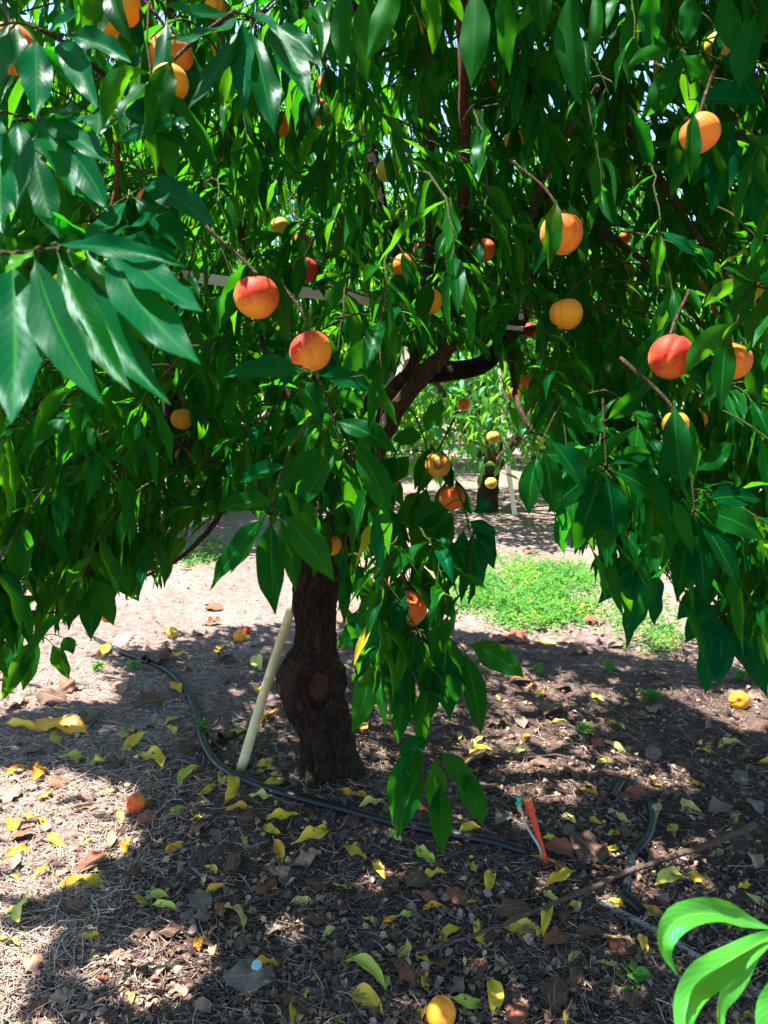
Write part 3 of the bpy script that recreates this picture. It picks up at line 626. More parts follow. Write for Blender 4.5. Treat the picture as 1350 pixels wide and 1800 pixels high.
# top middle, dark undersides
hero(.95, [(560, -120), (680, -60), (820, -50), (980, -60)], [(700, -60, 644, 110, 52, -8, 0, 1, .72), (735, -40, 760, 96, 44, -22, 0, 0, .75), (610, -40, 602, 132, 46, 8, 0, 1), (640, -20, 646, 150, 42, 10, 0, 1), (835, -30, 828, 152, 64, -4, 0, 1, .3), (890, -40, 896, 132, 50, 4, 0, 1, .2),
     (940, -40, 952, 62, 46, -10, 0, 0, .3), (1000, -20, 1018, 184, 66, 8, 0, 1, .2), (1045, -30, 1034, 106, 30, -18, 0, 1, .6), (775, -20, 815, 42, 24, -12, 0, 0, .6), (960, -10, 905, 66, 30, 10, .1, 1)], r=5)
hero(1.1, [(1120, -60), (1200, -20), (1290, -30)], [(1150, -40, 1145, 105, 48, 6, 0, 1, .1), (1215, -20, 1205, 80, 46, -6, 0, 1, .1), (1270, -20, 1300, 100, 50, 8, 0, 1, .1), (1330, 20, 1300, 160, 60, 8, 0, 1, .05)], r=5)
# upper right
hero(1.12, [(1400, 90), (1290, 60), (1196, 86)], [(1190, 86, 1102, 118, 34, 22, 0, 1, .75), (1212, 176, 1340, 182, 62, -10, 0, 0, .02), (1196, 92, 1250, 160, 40, -10, 0, 0, .7), (1200, 92, 1165, 200, 40, 8, 0, 1, .5), (1260, 90, 1345, 200, 54, -10, 0, 0, .05), (1196, 92, 1125, 210, 52, -14, 0, 1, .3), (1205, 95, 1235, 230, 40, 6, .06, 1)], r=5)
hero(1.15, [(1400, 230), (1310, 238), (1290, 190)], [(1310, 236, 1400, 330, 74, -16, 0, 1, .5), (1300, 205, 1216, 330, 60, 14, 0, 0, .1), (1295, 225, 1250, 380, 58, 8, 0, 0, .05), (1320, 245, 1330, 400, 62, 6, 0, 0, .08), (1285, 215, 1170, 300, 56, 14, 0, 1, .2)], r=5)
hero(1.08, [(1420, 520), (1340, 506), (1310, 496)], [(1312, 496, 1236, 540, 34, 18, 0, 1, .75), (1350, 518, 1310, 622, 60, -6, 0, 0, .5), (1296, 566, 1203, 660, 46, 24, 0, 1, .8), (1330, 510, 1262, 600, 46, 10, .04, 0, .2), (1345, 500, 1270, 470, 36, 10, 0, 0, .5), (1360, 520, 1372, 660, 60, 4)], r=6)
hero(1.15, [(1060, 700), (1063, 760), (1066, 822)], [(1060, 826, 962, 902, 58, 12), (1066, 832, 1080, 952, 66, -4), (1072, 826, 1182, 902, 60, -20), (1056, 822, 938, 800, 44, 16, 0, 0, .5), (1072, 818, 1150, 800, 40, -16), (1060, 834, 1010, 976, 48, 6, .05, 0, .2), (1078, 830, 1140, 950, 54, -8, .05), (1060, 770, 980, 690, 40, -10, 0, 0, .3), (1064, 740, 1140, 670, 40, 8)], r=6)
hero(1.2, [(1210, 760), (1216, 840), (1222, 905)], [(1222, 905, 1240, 1060, 62, -4), (1228, 900, 1346, 952, 62, -22), (1215, 905, 1140, 1010, 58, 14), (1228, 908, 1300, 1040, 56, -10), (1216, 900, 1160, 890, 40, 10), (1216, 830, 1290, 770, 44, 10), (1222, 910, 1190, 1060, 50, 8, .06, 0, .2), (1240, 880, 1340, 880, 50, -14, .05)], r=6)
hero(1.5, [(1180, 880), (1160, 940), (1130, 985)], [(1132, 985, 1050, 1062, 40, 8, 0, 0, .05), (1134, 990, 1100, 1142, 46, 6, 0, 0, .02), (1140, 990, 1150, 1100, 42, -4, 0, 0, .05), (1128, 980, 1130, 1050, 32, 4, 0, 0, .1), (1150, 960, 1082, 1010, 36, 10, 0, 0, .1), (1158, 940, 1190, 1000, 36, -8, 0, 0, .1)], r=4)
hero(1.55, [(1260, 960), (1262, 1040), (1266, 1090)], [(1262, 1080, 1240, 1222, 50, 6, 0, 0, .03), (1268, 1085, 1262, 1205, 46, -4, 0, 0, .03), (1274, 1080, 1318, 1190, 46, -8, 0, 0, .03), (1266, 1060, 1205, 1130, 44, 10, 0, 0, .05), (1280, 1060, 1350, 1230, 50, -8, 0, 0, .03), (1262, 1030, 1190, 1090, 44, 10, 0, 0, .03), (1270, 1030, 1340, 1100, 46, -10, 0, 0, .04)], r=4)
hero(1.1, [(990, 700), (960, 760), (945, 800)], [(945, 800, 930, 905, 50, 8), (955, 790, 972, 900, 52, -6), (965, 770, 1030, 870, 54, -10), (990, 880, 992, 975, 40, 10, .1, 0, .1)], r=4)
# middle sprays in front of the trunk
hero(1.08, [(500, 640), (548, 652), (574, 700), (590, 750), (604, 800)], [(545, 656, 392, 664, 58, 22), (522, 668, 566, 745, 52, -10), (560, 660, 660, 690, 50, -14), (620, 776, 682, 914, 58, -18), (592, 792, 522, 906, 54, 8), (600, 802, 632, 935, 50, -8, .05, 0, .4), (586, 740, 700, 800, 54, -18), (580, 735, 480, 800, 46, 12, .05, 0, .3), (574, 780, 470, 880, 44, 8, .08, 0, .4), (640, 660, 700, 750, 40, -8, .1), (575, 690, 640, 720, 40, -10)], r=6)
hero(1.05, [(560, 720), (515, 780), (488, 850), (474, 905)], [(476, 908, 484, 1082, 66, 4, 0, 0, .25), (492, 900, 588, 1022, 62, -10), (466, 905, 368, 1040, 50, 8), (470, 902, 404, 1010, 44, 0, .05, 0, .5), (484, 880, 380, 900, 52, 12), (500, 860, 556, 940, 46, -6, .06, 0, .45), (490, 905, 520, 1040, 44, -6, .06, 0, .4), (505, 820, 420, 850, 46, 10)], r=6)
hero(1.38, [(640, 960), (670, 1010), (705, 1060), (735, 1108)], [(690, 1118, 655, 1190, 40, 6), (730, 1112, 722, 1185, 46, 0), (745, 1110, 818, 1205, 52, -12), (820, 1132, 922, 1192, 48, -16), (815, 1140, 845, 1292, 44, -8), (700, 1130, 706, 1240, 52, 6), (655, 1160, 618, 1290, 40, -10, 0, 0, .6), (740, 1120, 760, 1240, 50, -6, .04), (780, 1130, 790, 1262, 50, -6, .04), (690, 1140, 640, 1260, 44, 8, .04, 0, .5),
     (720, 1150, 700, 1310, 46, 6, .05), (765, 1150, 735, 1330, 46, 6, .06, 0, .3), (650, 1100, 592, 1140, 40, 10, .06), (640, 1070, 620, 1130, 34, 4, .05), (670, 1040, 615, 1030, 34, 8), (700, 1060, 640, 1105, 38, 6, .06)], r=4)
hero(1.42, [(745, 1180), (755, 1260), (762, 1330)], [(774, 1372, 776, 1502, 44, -3, 0, 0, .3), (798, 1350, 849, 1452, 44, -14), (746, 1340, 698, 1475, 44, 10), (720, 1312, 690, 1442, 38, 10, .03), (765, 1330, 770, 1440, 40, 4, .05, 0, .6), (770, 1320, 836, 1400, 40, -10, .04), (740, 1310, 715, 1400, 44, 4, .05), (755, 1300, 700, 1330, 34, 6)], r=4)
hero(1.55, [(800, 850), (815, 890), (825, 930)], [(822, 915, 872, 962, 38, -8, 0, 0, .05), (826, 935, 846, 1034, 40, -4, 0, 0, .05), (815, 930, 812, 1010, 34, 2, 0, 0, .05), (830, 900, 868, 890, 30, -10, 0, 0, .05), (800, 900, 745, 960, 46, 8), (800, 905, 762, 990, 40, 4), (785, 890, 720, 930, 46, 10), (835, 930, 868, 1000, 34, -6, .04, 0, .05)], r=4)
hero(1.5, [(700, 900), (715, 960), (720, 1010)], [(712, 1000, 690, 1095, 40, 6), (724, 1000, 752, 1060, 40, -4), (706, 960, 660, 1030, 44, 6), (720, 950, 790, 1020, 44, -10), (720, 980, 760, 1080, 42, -8, .06), (690, 920, 640, 985, 44, 8, 0, 0, .5), (735, 1010, 800, 1090, 46, -8, .05), (700, 900, 672, 980, 40, 4, .06)], r=4)
hero(1.75, [(660, 700), (720, 720), (745, 770), (750, 800)], [(700, 800, 640, 880, 44, 8), (720, 800, 690, 850, 36, 4), (740, 860, 712, 930, 40, 6, 0, 0, .6), (745, 760, 776, 700, 36, 6, 0, 0, .7), (745, 770, 690, 775, 36, 8, 0, 0, .6), (752, 850, 730, 980, 40, 6)], r=5)
# low left spray catching the sun
hero(1.7, [(20, 1060), (50, 1100), (70, 1120)], [(60, 1122, 4, 1232, 38, 6, 0, 0, .6), (70, 1125, 40, 1215, 36, 4, 0, 0, .6), (90, 1130, 122, 1195, 34, -6, 0, 0, .5), (110, 1120, 128, 1150, 30, -4, 0, 0, .4), (50, 1115, -20, 1190, 36, 8, 0, 0, .5)], r=4)
hero(1.5, [(110, 900), (130, 960), (150, 1010)], [(140, 1000, 60, 1080, 40, 10), (150, 1010, 120, 1110, 42, 8), (156, 1010, 200, 1100, 44, -8), (150, 980, 230, 1030, 42, -12), (130, 960, 60, 1000, 44, 10), (126, 940, 200, 940, 44, -14), (120, 920, 40, 930, 44, 12), (165, 1020, 160, 1125, 40, 4)], r=4)
print('hero shoots', shoot_count)

# each hanging peach has a twig of its own with leaves that partly cover it
def peach_twig(x, y, dia, d, vis):
    top = P(x, y - dia * .52, d); up = rng.uniform(.03, .07); lx = rng.uniform(.04, .10) * rng.choice([-1, 1])
    q = spline(np.array([top + np.array([lx, rng.uniform(.02, .08), up + .04]), top + np.array([lx * .35, .02, up * .75]), top]), 12); blocks = []
    def lf(x0, y0, x1, y1, dd):
        ln = math.hypot(x1 - x0, y1 - y0); a = P(x0, y0, d + dd * .5); c = P(x1, y1, d + dd); b_ = rng.uniform(-.16, .16) * ln
        m = P((x0 + x1) / 2 - (y1 - y0) / ln * b_, (y0 + y1) / 2 + (x1 - x0) / ln * b_, d + dd - .01); s_ = np.linspace(0, 1, 12)[:, None]
        C = a * (1 - s_) ** 2 + 2 * m * s_ * (1 - s_) + c * s_ ** 2; W = ln / FPX * d * rng.uniform(.24, .32)
        blocks.append(leaf_block(C[None], unit(-FW + np.array([rng.uniform(-.5, .5), 0, rng.uniform(.1, .7)]))[None], [W], [rng.uniform(.1, .4)], [W * .1], [rng.uniform(.05, .6)], 7))
    Lp = .125 / d * FPX
    for k in range(4):                                     # beside and behind
        sx = (-1, 1)[k % 2]; lf(x + sx * dia * rng.uniform(.0, .2), y - dia * rng.uniform(.5, .9), x + sx * dia * rng.uniform(.55, .9) , y - dia * .6 + Lp * rng.uniform(.7, 1), rng.uniform(.0, .09))
    nf = 0 if vis >= .8 else 1 if vis > .5 else 2
    for k in range(nf):                                    # in front
        off = rng.uniform(.22, .5) * (-1, 1)[(k + int(x)) % 2] if vis < .85 else rng.uniform(.42, .6) * (-1, 1)[int(x) % 2]
        lf(x + dia * rng.uniform(-.15, .15), y - dia * rng.uniform(.6, 1.0), x + dia * off * 1.15, y - dia * .7 + Lp * rng.uniform(.8, 1.05), -.055 - .012 * k)
    return q, blocks
for x, y, dia, d, kind, vis, lb in HP:
    if d > 2.7: continue
    q, bl = peach_twig(x, y, dia, d, vis)
    if d < 1.5: emit_shoot(q, .0034, .0024, bl, twm=M_LIMB)
    else:
        for (v, f, uv, t) in bl: FAR_LEAVES.add(v, f, 0, uv, t)
        tube(FAR_TWIGS, q, np.linspace(.0032, .0022, len(q)), 5, 1)
# random shoots filling the crown
def random_shoot(B, n_leaf, length, Ls, lean, M, nu, sunreject, twist=1.0):
    """twig from B curving down; returns twig polyline and filtered leaf data"""
    d0 = unit(np.array([lean[0], lean[1], rng.uniform(-.5, .35)])); K = 14
    q = hang_curves(B[None], d0[None], [length], [rng.uniform(1.0, 2.6)], K)[0]
    q = q + np.cumsum(rng.normal(0, .003, (K, 3)), 0)
    f = np.sort(rng.uniform(.18, 1.0, n_leaf)); f[-3:] = [.97, .985, 1.0]
    idx = f * (K - 1); i0 = np.minimum(idx.astype(int), K - 2); fr = (idx - i0)[:, None]
    pb = q[i0] * (1 - fr) + q[i0 + 1] * fr; tg = unit(q[i0 + 1] - q[i0])
    ang = np.arange(n_leaf) * 2.4 + rng.uniform(0, 6.28) + rng.normal(0, .3, n_leaf)
    ref = unit(np.cross(tg, np.array([.3, .2, 1.0]))); bn = np.cross(tg, ref)
    rad = np.cos(ang)[:, None] * ref + np.sin(ang)[:, None] * bn
    d = unit(tg * rng.uniform(.4, .9, (n_leaf, 1)) + rad * rng.uniform(.5, .95, (n_leaf, 1)) + rng.normal(0, .22, (n_leaf, 3)) + np.array([0, 0, -.22]))
    Ln = rng.uniform(Ls[0], Ls[1], n_leaf) * np.where(f > .95, .8, 1)
    C = hang_curves(pb, d, Ln, rng.uniform(.4, 2.4, n_leaf), M, .45)
    nrm = unit(rad * .8 + np.array([0, 0, .75]) + rng.normal(0, .35, (n_leaf, 3)))
    ok = allowed(C[:, [0, M // 2, M - 1]] if M < 7 else C[:, [0, M // 3, 2 * M // 3, M - 1]])
    mid = C[:, M // 2]
    if sunreject:
        hz = mid[:, 2] / S[2]; gp = mid - hz[:, None] * S
        lg = lit_ground(gp) & ((mid[:, 2] > 1.75) | (rng.random(n_leaf) < .35)) & (rng.random(n_leaf) < .95); ok &= ~lg; ok &= ~(lit_patch(gp) & (rng.random(n_leaf) < .95))
        ok &= ~(in_suntube(mid) & (rng.random(n_leaf) < .96))
    qx, qy, qz = proj(q)
    for cx, cy, cr_, cdp in CLEAR:
        if cr_ / FPX * cdp > .012 and ((qz < cdp + .01) & ((qx - cx) ** 2 + (qy - cy) ** 2 < (cr_ + 5) ** 2)).any(): return None
    if ok.sum() < 3: return None
    C, nrm, Ln = C[ok], nrm[ok], Ln[ok]; k = len(C)
    W = Ln * rng.uniform(.20, .285, k)
    tint = np.clip(rng.normal(.40, .17, k) + rng.normal(0, .08), .05, .92)
    tint = np.where(rng.random(k) < .010, rng.uniform(.96, 1, k), tint)
    blk = leaf_block(C, nrm, W, rng.uniform(.08, .7, k), W * rng.uniform(.03, .2, k), tint, nu, twist=rng.normal(0, .75, k))
    last = int(np.ceil(f[ok].max() * (K - 1))) + 1
    return q[:max(3, last)], blk, k, proj(mid)[2].mean()
def sample_base(lo, hi, ytop, ybot, xr=None):
    px = rng.uniform(*(xr or (-60, 1410))); d = rng.uniform(lo, hi); lim = np.interp(px, LOW_X, LOW_Y) if ybot != 1111 else 1150
    py = rng.uniform(ytop, min(ybot, lim - 40)); return P(px, py, d), d
kept = []
def layer(n, lo, hi, ytop, ybot, leafL, length, nl, xr=None):
    got = tries = 0
    while got < n and tries < n * 6:
        tries += 1; B, d = sample_base(lo, hi, ytop, ybot, xr)
        if B[2] < .75: continue
        dirx = unit(np.array([B[0] - ROOT[0], B[1] - ROOT[1]]) + rng.normal(0, .6, 2))
        rs = random_shoot(B, int(rng.integers(*nl)), rng.uniform(*length), leafL, dirx, 9, 5, True)
        if rs is None: continue
        kept.append((rs[3], rs)); got += 1
layer(34, 1.15, 1.45, -150, 900, (.10, .145), (.28, .5), (12, 20))
layer(200, 1.45, 1.95, -150, 1000, (.085, .132), (.30, .55), (13, 22))
layer(480, 1.95, 2.6, -150, 1000, (.085, .135), (.3, .6), (14, 24))
layer(660, 2.6, 3.6, -150, 900, (.09, .14), (.35, .65), (14, 24))
layer(42, 1.4, 2.15, 640, 1130, (.095, .14), (.25, .5), (14, 22), (-60, 310))
layer(30, 1.7, 2.6, 620, 1040, (.085, .125), (.2, .42), (13, 20), (190, 400))
layer(26, 1.4, 2.3, 640, 1130, (.095, .14), (.25, .5), (14, 22), (1080, 1410))
layer(10, 1.3, 1.9, 560, 900, (.095, .14), (.25, .45), (14, 22), (930, 1120))
layer(16, 1.75, 2.25, 430, 560, (.09, .125), (.2, .35), (12, 18), (640, 900))
layer(12, 1.42, 1.75, 860, 1111, (.095, .13), (.2, .35), (12, 18), (620, 850))
layer(10, 1.6, 2.1, 700, 920, (.095, .13), (.2, .4), (12, 18), (540, 680))
kept.sort(key=lambda t: t[0])
NSHOOT = 99 - shoot_count
for k, (dz, (q, blk, n, _)) in enumerate(kept):
    if k < NSHOOT: emit_shoot(q, .0022, .001, [blk])
    else:
        FAR_LEAVES.add(blk[0], blk[1], 0, blk[2], blk[3]); tube(FAR_TWIGS, q, np.linspace(.0026, .001, len(q)), 5, 1)
# the roof of the crown, above the frame and over the camera, which gives the shade
def crown_roof(n):
    th = rng.uniform(0, 6.28, n); rr = np.sqrt(rng.random(n))
    x = .25 + 2.9 * rr * np.cos(th); y = 2.15 + 2.5 * rr * np.sin(th)
    z = 1.55 + 2.0 * (1 - .62 * rr ** 2) * rng.uniform(.62, 1.0, n) - .1 * rng.random(n)
    base = np.stack([x, y, z], -1)
    d = unit(np.stack([x + .19, y - 2.4, np.zeros(n)], -1) * .6 + rng.normal(0, .5, (n, 3)) + np.array([0, 0, -.25]))
    Ln = rng.uniform(.11, .155, n); C = hang_curves(base, d, Ln, rng.uniform(.3, 1.8, n), 5)
    nrm = unit(np.array([0, 0, 1.0]) + rng.normal(0, .5, (n, 3)))
    mid = C[:, 2]; ok = allowed(C[:, [0, 2, 4]]); gp = mid - (mid[:, 2] / S[2])[:, None] * S
    ok &= ~(lit_ground(gp) & (rng.random(n) < np.where(lit_patch(gp), .978, .985))); ok &= ~(in_suntube(mid) & (rng.random(n) < .97))
    px, py, zz = proj(mid); ok &= ~((zz > .1) & (px > -30) & (px < 1380) & (py > 0) & (rng.random(n) < .72))
    # the crown is open above the camera's left
    ok &= ~((x < .15) & (y < 1.6) & (rng.random(n) < .92))
    # a few hand-sized holes for flecks of sun
    h = np.array([mnoise.noise(Vector((p[0] * 5.5, p[1] * 5.5, 4.0))) for p in gp]); ok &= ~((h > .50) & (rng.random(n) < .8))
    C, nrm, Ln = C[ok], nrm[ok], Ln[ok]; k = len(C); W = Ln * rng.uniform(.26, .34, k)
    print('roof leaves', k)
    return leaf_block(C, nrm, W, rng.uniform(.05, .4, k), W * .06, np.clip(rng.normal(.4, .18, k), 0, .9), 3)
v, f, uv, t = crown_roof(60000); FAR_LEAVES.add(v, f, 0, uv, t)
FAR_LEAVES.v += FAR_TWIGS.v; FAR_LEAVES.f += [x + FAR_LEAVES.n for x in FAR_TWIGS.f]
for a in ('k', 'm', 'uv', 't', 'sm'): getattr(FAR_LEAVES, a).extend(getattr(FAR_TWIGS, a))
cr = FAR_LEAVES.build('crown', [M_LEAF, M_TWIG], tree, ROOT); cr['kind'] = 'stuff'
print('shoots', shoot_count, 'kept', len(kept))

# bright young shoot from another branch at the lower right, near the lens
yt = empty('young_shoot', P(1400, 1640, .72)); tag(yt, 'bright lime green wavy leaves of a young shoot reaching in close to the lens', 'shoot')
def young(path, ds, W, nrm, fold=.3, wav=.1):
    q = spline(np.array([P(x, y, d) for (x, y), d in zip(path, ds)]), 19)
    nr = np.array([unit(nrm)] * 1)
    return leaf_block(q[None], nr, [W / FPX * np.mean(ds)], [fold], [W / FPX * np.mean(ds) * wav], [rng.uniform(.3, .9)], 7)
yl = [young([(1385, 1642), (1320, 1622), (1255, 1606), (1200, 1612), (1172, 1640), (1166, 1672), (1192, 1716)], [.745, .735, .72, .70, .69, .685, .685], 52, np.array([.1, -.55, .85]), .55, .14),
      young([(1400, 1625), (1345, 1652), (1290, 1684), (1238, 1722), (1208, 1765), (1200, 1812), (1204, 1860)], [.76, .745, .73, .715, .70, .69, .685], 56, np.array([-.35, -.6, .75]), .32, .24),
      young([(1410, 1700), (1375, 1745), (1352, 1800), (1345, 1880)], [.70, .69, .68, .67], 58, np.array([-.3, -.7, .6]), .3, .12),
      young([(1390, 1600), (1330, 1672), (1282, 1740), (1264, 1785), (1272, 1830)], [.80, .79, .78, .77, .76], 34, np.array([.3, -.8, .3]), .3)]
yl_ = MB(); yl_names = []
for k, (v, f, uv, t) in enumerate(yl):
    m_ = MB(); m_.add(v, f, 0, uv, t); m_.build('leaf', M_YOUNG, yt, np.array(yt.location))
tw = MB(); tube(tw, spline([P(1500, 1560, .8), P(1440, 1600, .77), P(1392, 1622, .75), P(1385, 1680, .73)], 14), np.linspace(.003, .0018, 14), 7); tw.build('twig', M_TWIG, yt, np.array(yt.location))

# ------------------------------------------------------------------ peaches
def peach_mesh(name, D, seed, sq=1.0):
    n, m = 64, 32; r_ = np.random.default_rng(seed); ph0 = r_.uniform(0, 6.28); b = MB()
    th = np.linspace(0, np.pi, m); a = np.linspace(0, 2 * np.pi, n, endpoint=False)
    T_, A = np.meshgrid(th, a, indexing='ij')
    da = np.angle(np.exp(1j * (A - ph0)))
    r = 1 - .075 * np.exp(-(da / .15) ** 2) * np.sin(T_) ** .6 + .02 * np.exp(-(da / .5) ** 2) * np.sin(T_) - .30 * np.exp(-(T_ / .30) ** 2) - .05 * np.exp(-((np.pi - T_) / .3) ** 2) + .015 * np.cos(2 * A + seed) * np.sin(T_) + .010 * np.sin(3 * T_ + seed)
    r = r * (1 + .03 * np.sin(A - ph0))
    v = np.stack([r * np.sin(T_) * np.cos(A), r * np.sin(T_) * np.sin(A), r * np.cos(T_) * .97 * sq], -1) * D / 2 * 1.02
    i, j = np.meshgrid(np.arange(m - 1), np.arange(n), indexing='ij'); j2 = (j + 1) % n; b.seam = ph0
    b.add(v, np.stack([i * n + j, (i + 1) * n + j, (i + 1) * n + j2, i * n + j2], -1).reshape(-1, 4)); return b
for k, (x, y, dia, d, kind, vis, lb) in enumerate(HP):
    D = dia * d / FPX; b = peach_mesh('peach', D, k + 3); o = b.build('peach', PM[kind]); c = P(x, y, d); o.location = tuple(c)
    o.rotation_euler = (rng.normal(0, .25), rng.normal(0, .25), -1.57 - b.seam + rng.uniform(-1.1, 1.1)); tag(o, lb, 'peach', 'peaches hanging in the tree')
    st = MB(); tube(st, spline([(0, 0, D * .36), (.002, .001, D * .44), (.004, 0, D * .56)], 6), [.0022, .0019, .0022], 6) if False else tube(st, np.array([(0, 0, D * .34), (.001, 0, D * .42), (.004, .001, D * .54)]), [.0024, .0019, .0022], 6)
    s_ = st.build('stem', M_TWIG); s_.parent = o
FP = [(240, 1410, 33, 'orange', 'fallen orange peach lying in the sunny litter left of the hose'), (775, 1777, 52, 'yellow', 'large yellow fallen peach nearest the camera among dry leaves'),
      (1298, 1229, 33, 'yellow', 'pale yellow fallen peach on bright ground under the right hand foliage'), (303, 1111, 20, 'green', 'shrivelled greenish yellow fallen peach beyond the hose'),
      (422, 1117, 22, 'yellow', 'wrinkled yellow fallen peach left of the leaning pole'), (434, 1109, 15, 'red', 'small red fallen peach touching the wrinkled yellow one')]
for k, (x, y, dia, kind, lb) in enumerate(FP):
    g = G(x, y + dia * .45); d = proj(g)[2]; D = dia * d / FPX; b = peach_mesh('fallen_peach', D, 60 + k, .94)
    if k in (3, 4):
        b.v[0] = b.v[0] * (1 + .10 * np.array([mnoise.noise(Vector(tuple(p * 90))) for p in b.v[0]]))[:, None]
    o = b.build('fallen_peach', PM[kind]); o.location = (g[0], g[1], float(gh(g[0], g[1])) + D * .44); o.rotation_euler = (rng.uniform(.5, 1.6), rng.uniform(-.5, .5), rng.uniform(0, 6.28))
    tag(o, lb, 'peach', 'peaches fallen on the ground')

# ------------------------------------------------------------------ pole, tape, hose, stake, stick
def thing_tube(name, pts, rad, m, label, cat, n=40, sides=14, wob=0.0, group=None):
    q = spline(np.array(pts), n); r = np.interp(np.linspace(0, 1, n), np.linspace(0, 1, len(np.atleast_1d(rad))), np.atleast_1d(rad))
    if wob: q = q + np.array([[mnoise.noise(Vector((k * .5, 1, wob))), mnoise.noise(Vector((k * .5, 7, wob))), 0] for k in range(n)]) * wob
    b = MB(); tube(b, q, r, sides); o = b.build(name, m, None, q[0]); tag(o, label, cat, group); return o
pb = G(421, 1362, -.02)
thing_tube('support_pole', [pb, PY(466, 1212, pb[1] + .03), PY(510, 1076, pb[1] + .06), PY(556, 930, pb[1] + .10)], [.0185, .0175, .016, .015], M_POLE, 'cream coloured round pole leaning against the trunk with its foot by the hose', 'pole', 24, 18)
def on_ground(lst, lift): return [G(x, y) + np.array([0, 0, lift]) for x, y in lst]
HR = .0145
thing_tube('irrigation_hose', [G(128, 1098) - np.array([0, 0, .02]), G(165, 1122) - np.array([0, 0, .004])] + on_ground([(215, 1150), (285, 1178), (322, 1210), (345, 1255), (358, 1310), (385, 1352), (440, 1382), (520, 1407), (600, 1428), (700, 1455), (800, 1474), (870, 1488), (925, 1505)], HR * .9), [HR], M_HOSE,
           'long black irrigation hose curving past the pole and the trunk base', 'hose', 110, 14)
thing_tube('irrigation_hose', on_ground([(1142, 1420), (1146, 1450), (1138, 1480), (1115, 1510), (1104, 1540), (1098, 1572), (1090, 1590)], .013), [.013], M_HOSE, 'short dark blue black hose length bending down beside the long stick', 'hose', 30, 14)
thing_tube('irrigation_hose', on_ground([(1010, 1536), (1050, 1530), (1090, 1512), (1120, 1492), (1140, 1470)], .012), [.006], M_HOSE, 'thin black drip line running from the orange stake to the hose', 'hose', 30, 10)
thing_tube('white_pipe', on_ground([(1056, 1588), (1100, 1612), (1160, 1645), (1230, 1690), (1290, 1725), (1370, 1768), (1430, 1800)], .004), [.0105], M_PIPEW, 'dusty white pipe half buried in litter under the lime green leaves', 'pipe', 40, 14)
thing_tube('black_coupling', on_ground([(1092, 1585), (1112, 1602), (1128, 1618)], .026), [.014, .016, .014], M_HOSE, 'black plastic coupling lying on the white pipe', 'coupling', 10, 14)
thing_tube('irrigation_hose', on_ground([(1076, 1408), (1084, 1395), (1092, 1380)], .012), [.013], M_HOSE, 'stub of black hose poking out of the dry leaves beyond the stick', 'hose', 10, 14)
thing_tube('irrigation_hose', on_ground([(985, 905), (1030, 915), (1080, 930), (1140, 948)], .015), [.014], M_HOSE, 'black hose crossing the far bare ground in the next row', 'hose', 24, 10)
thing_tube('fallen_stick', [G(700, 1686, .012), G(775, 1664, .02), G(870, 1630, .03), G(980, 1586, .035), G(1100, 1534, .03), G(1200, 1500, .035), G(1262, 1478, .045), G(1328, 1450, .05)], [.003, .004, .0052, .0064, .0078, .009, .010, .011], M_STICK,
           'long straight bare stick lying across the litter, thicker at its far end', 'stick', 50, 10, .006)
STK = [([(560, 1455), (590, 1420), (620, 1400)], .003, 'short grey twig crossing the black hose below the trunk'), ([(430, 1380), (434, 1420), (444, 1470)], .0025, 'thin pale stalk lying over the hose beside the pole foot'), ([(615, 1390), (622, 1350), (632, 1316)], .0022, 'thin stalk standing against the trunk base'),
       ([(1040, 1740), (1090, 1718), (1140, 1672)], .004, 'pale crooked twig beside the white pipe'), ([(870, 1332), (930, 1338), (980, 1334), (1010, 1345)], .006, 'dark curved twig right of the low leaves'), ([(1095, 1200), (1140, 1196), (1198, 1186)], .004, 'grey twig on the bare ground near the weeds'),
       ([(310, 1350), (345, 1372), (380, 1395)], .003, 'thin straw stalk left of the hose'), ([(1215, 1430), (1280, 1450), (1350, 1460)], .003, 'thin reddish twig behind the thick end of the long stick'), ([(300, 1745), (340, 1785), (370, 1800)], .0035, 'bent pale twig at the near edge'),
       ([(905, 1262), (950, 1282), (990, 1300)], .004, 'dark twig pointing at the low leaf spray'), ([(770, 1520), (850, 1490), (900, 1480)], .003, 'thin dark twig beside the end of the hose')]
for a, r_, lb in STK: thing_tube('twig', on_ground(a, r_ + .010), [r_, r_ * .7], M_STICK, lb, 'twig', 16, 7, .004, 'small twigs on the litter')

sk = G(962, 1522); se = empty('sprinkler_stake', sk); tag(se, 'leaning orange plastic stake with a teal cap and grey tube', 'stake')
d_ = proj(sk)[2]; topp = P(926, 1402, d_ - .01); ax = unit(topp - sk); sx = unit(np.cross(ax, FW)); sy = np.cross(sx, ax); Ls = np.linalg.norm(topp - sk)
def prism(outline, z0, z1, s0=1.0, s1=1.0):
    a = np.array(outline); n = len(a); v = [sk + ax * z0 + sx * p[0] * s0 + sy * p[1] * s0 for p in a] + [sk + ax * z1 + sx * p[0] * s1 + sy * p[1] * s1 for p in a]
    return np.array(v), [[i, (i + 1) % n, n + (i + 1) % n, n + i] for i in range(n)], [list(range(n))[::-1], list(range(n, 2 * n))]
def addp(b, outline, z0, z1, s0=1, s1=1):
    v, q, c = prism(outline, z0, z1, s0, s1); b.add(v, q, 0, None, None, False); b.add(v, c, 0, None, None, False)
b = MB(); w_ = .0092; rib = .0030
addp(b, [(-w_, -rib), (-rib, -rib), (-rib, -w_), (rib, -w_), (rib, -rib), (w_, -rib), (w_, rib), (rib, rib), (rib, w_), (-rib, w_), (-rib, rib), (-w_, rib)], -.03, Ls * .80, .62, 1.0)
b.build('blade', M_STAKE, se, sk)
b = MB(); circ = [(.0128 * math.cos(t_), .0112 * math.sin(t_)) for t_ in np.linspace(0, 2 * math.pi, 18, endpoint=False)]
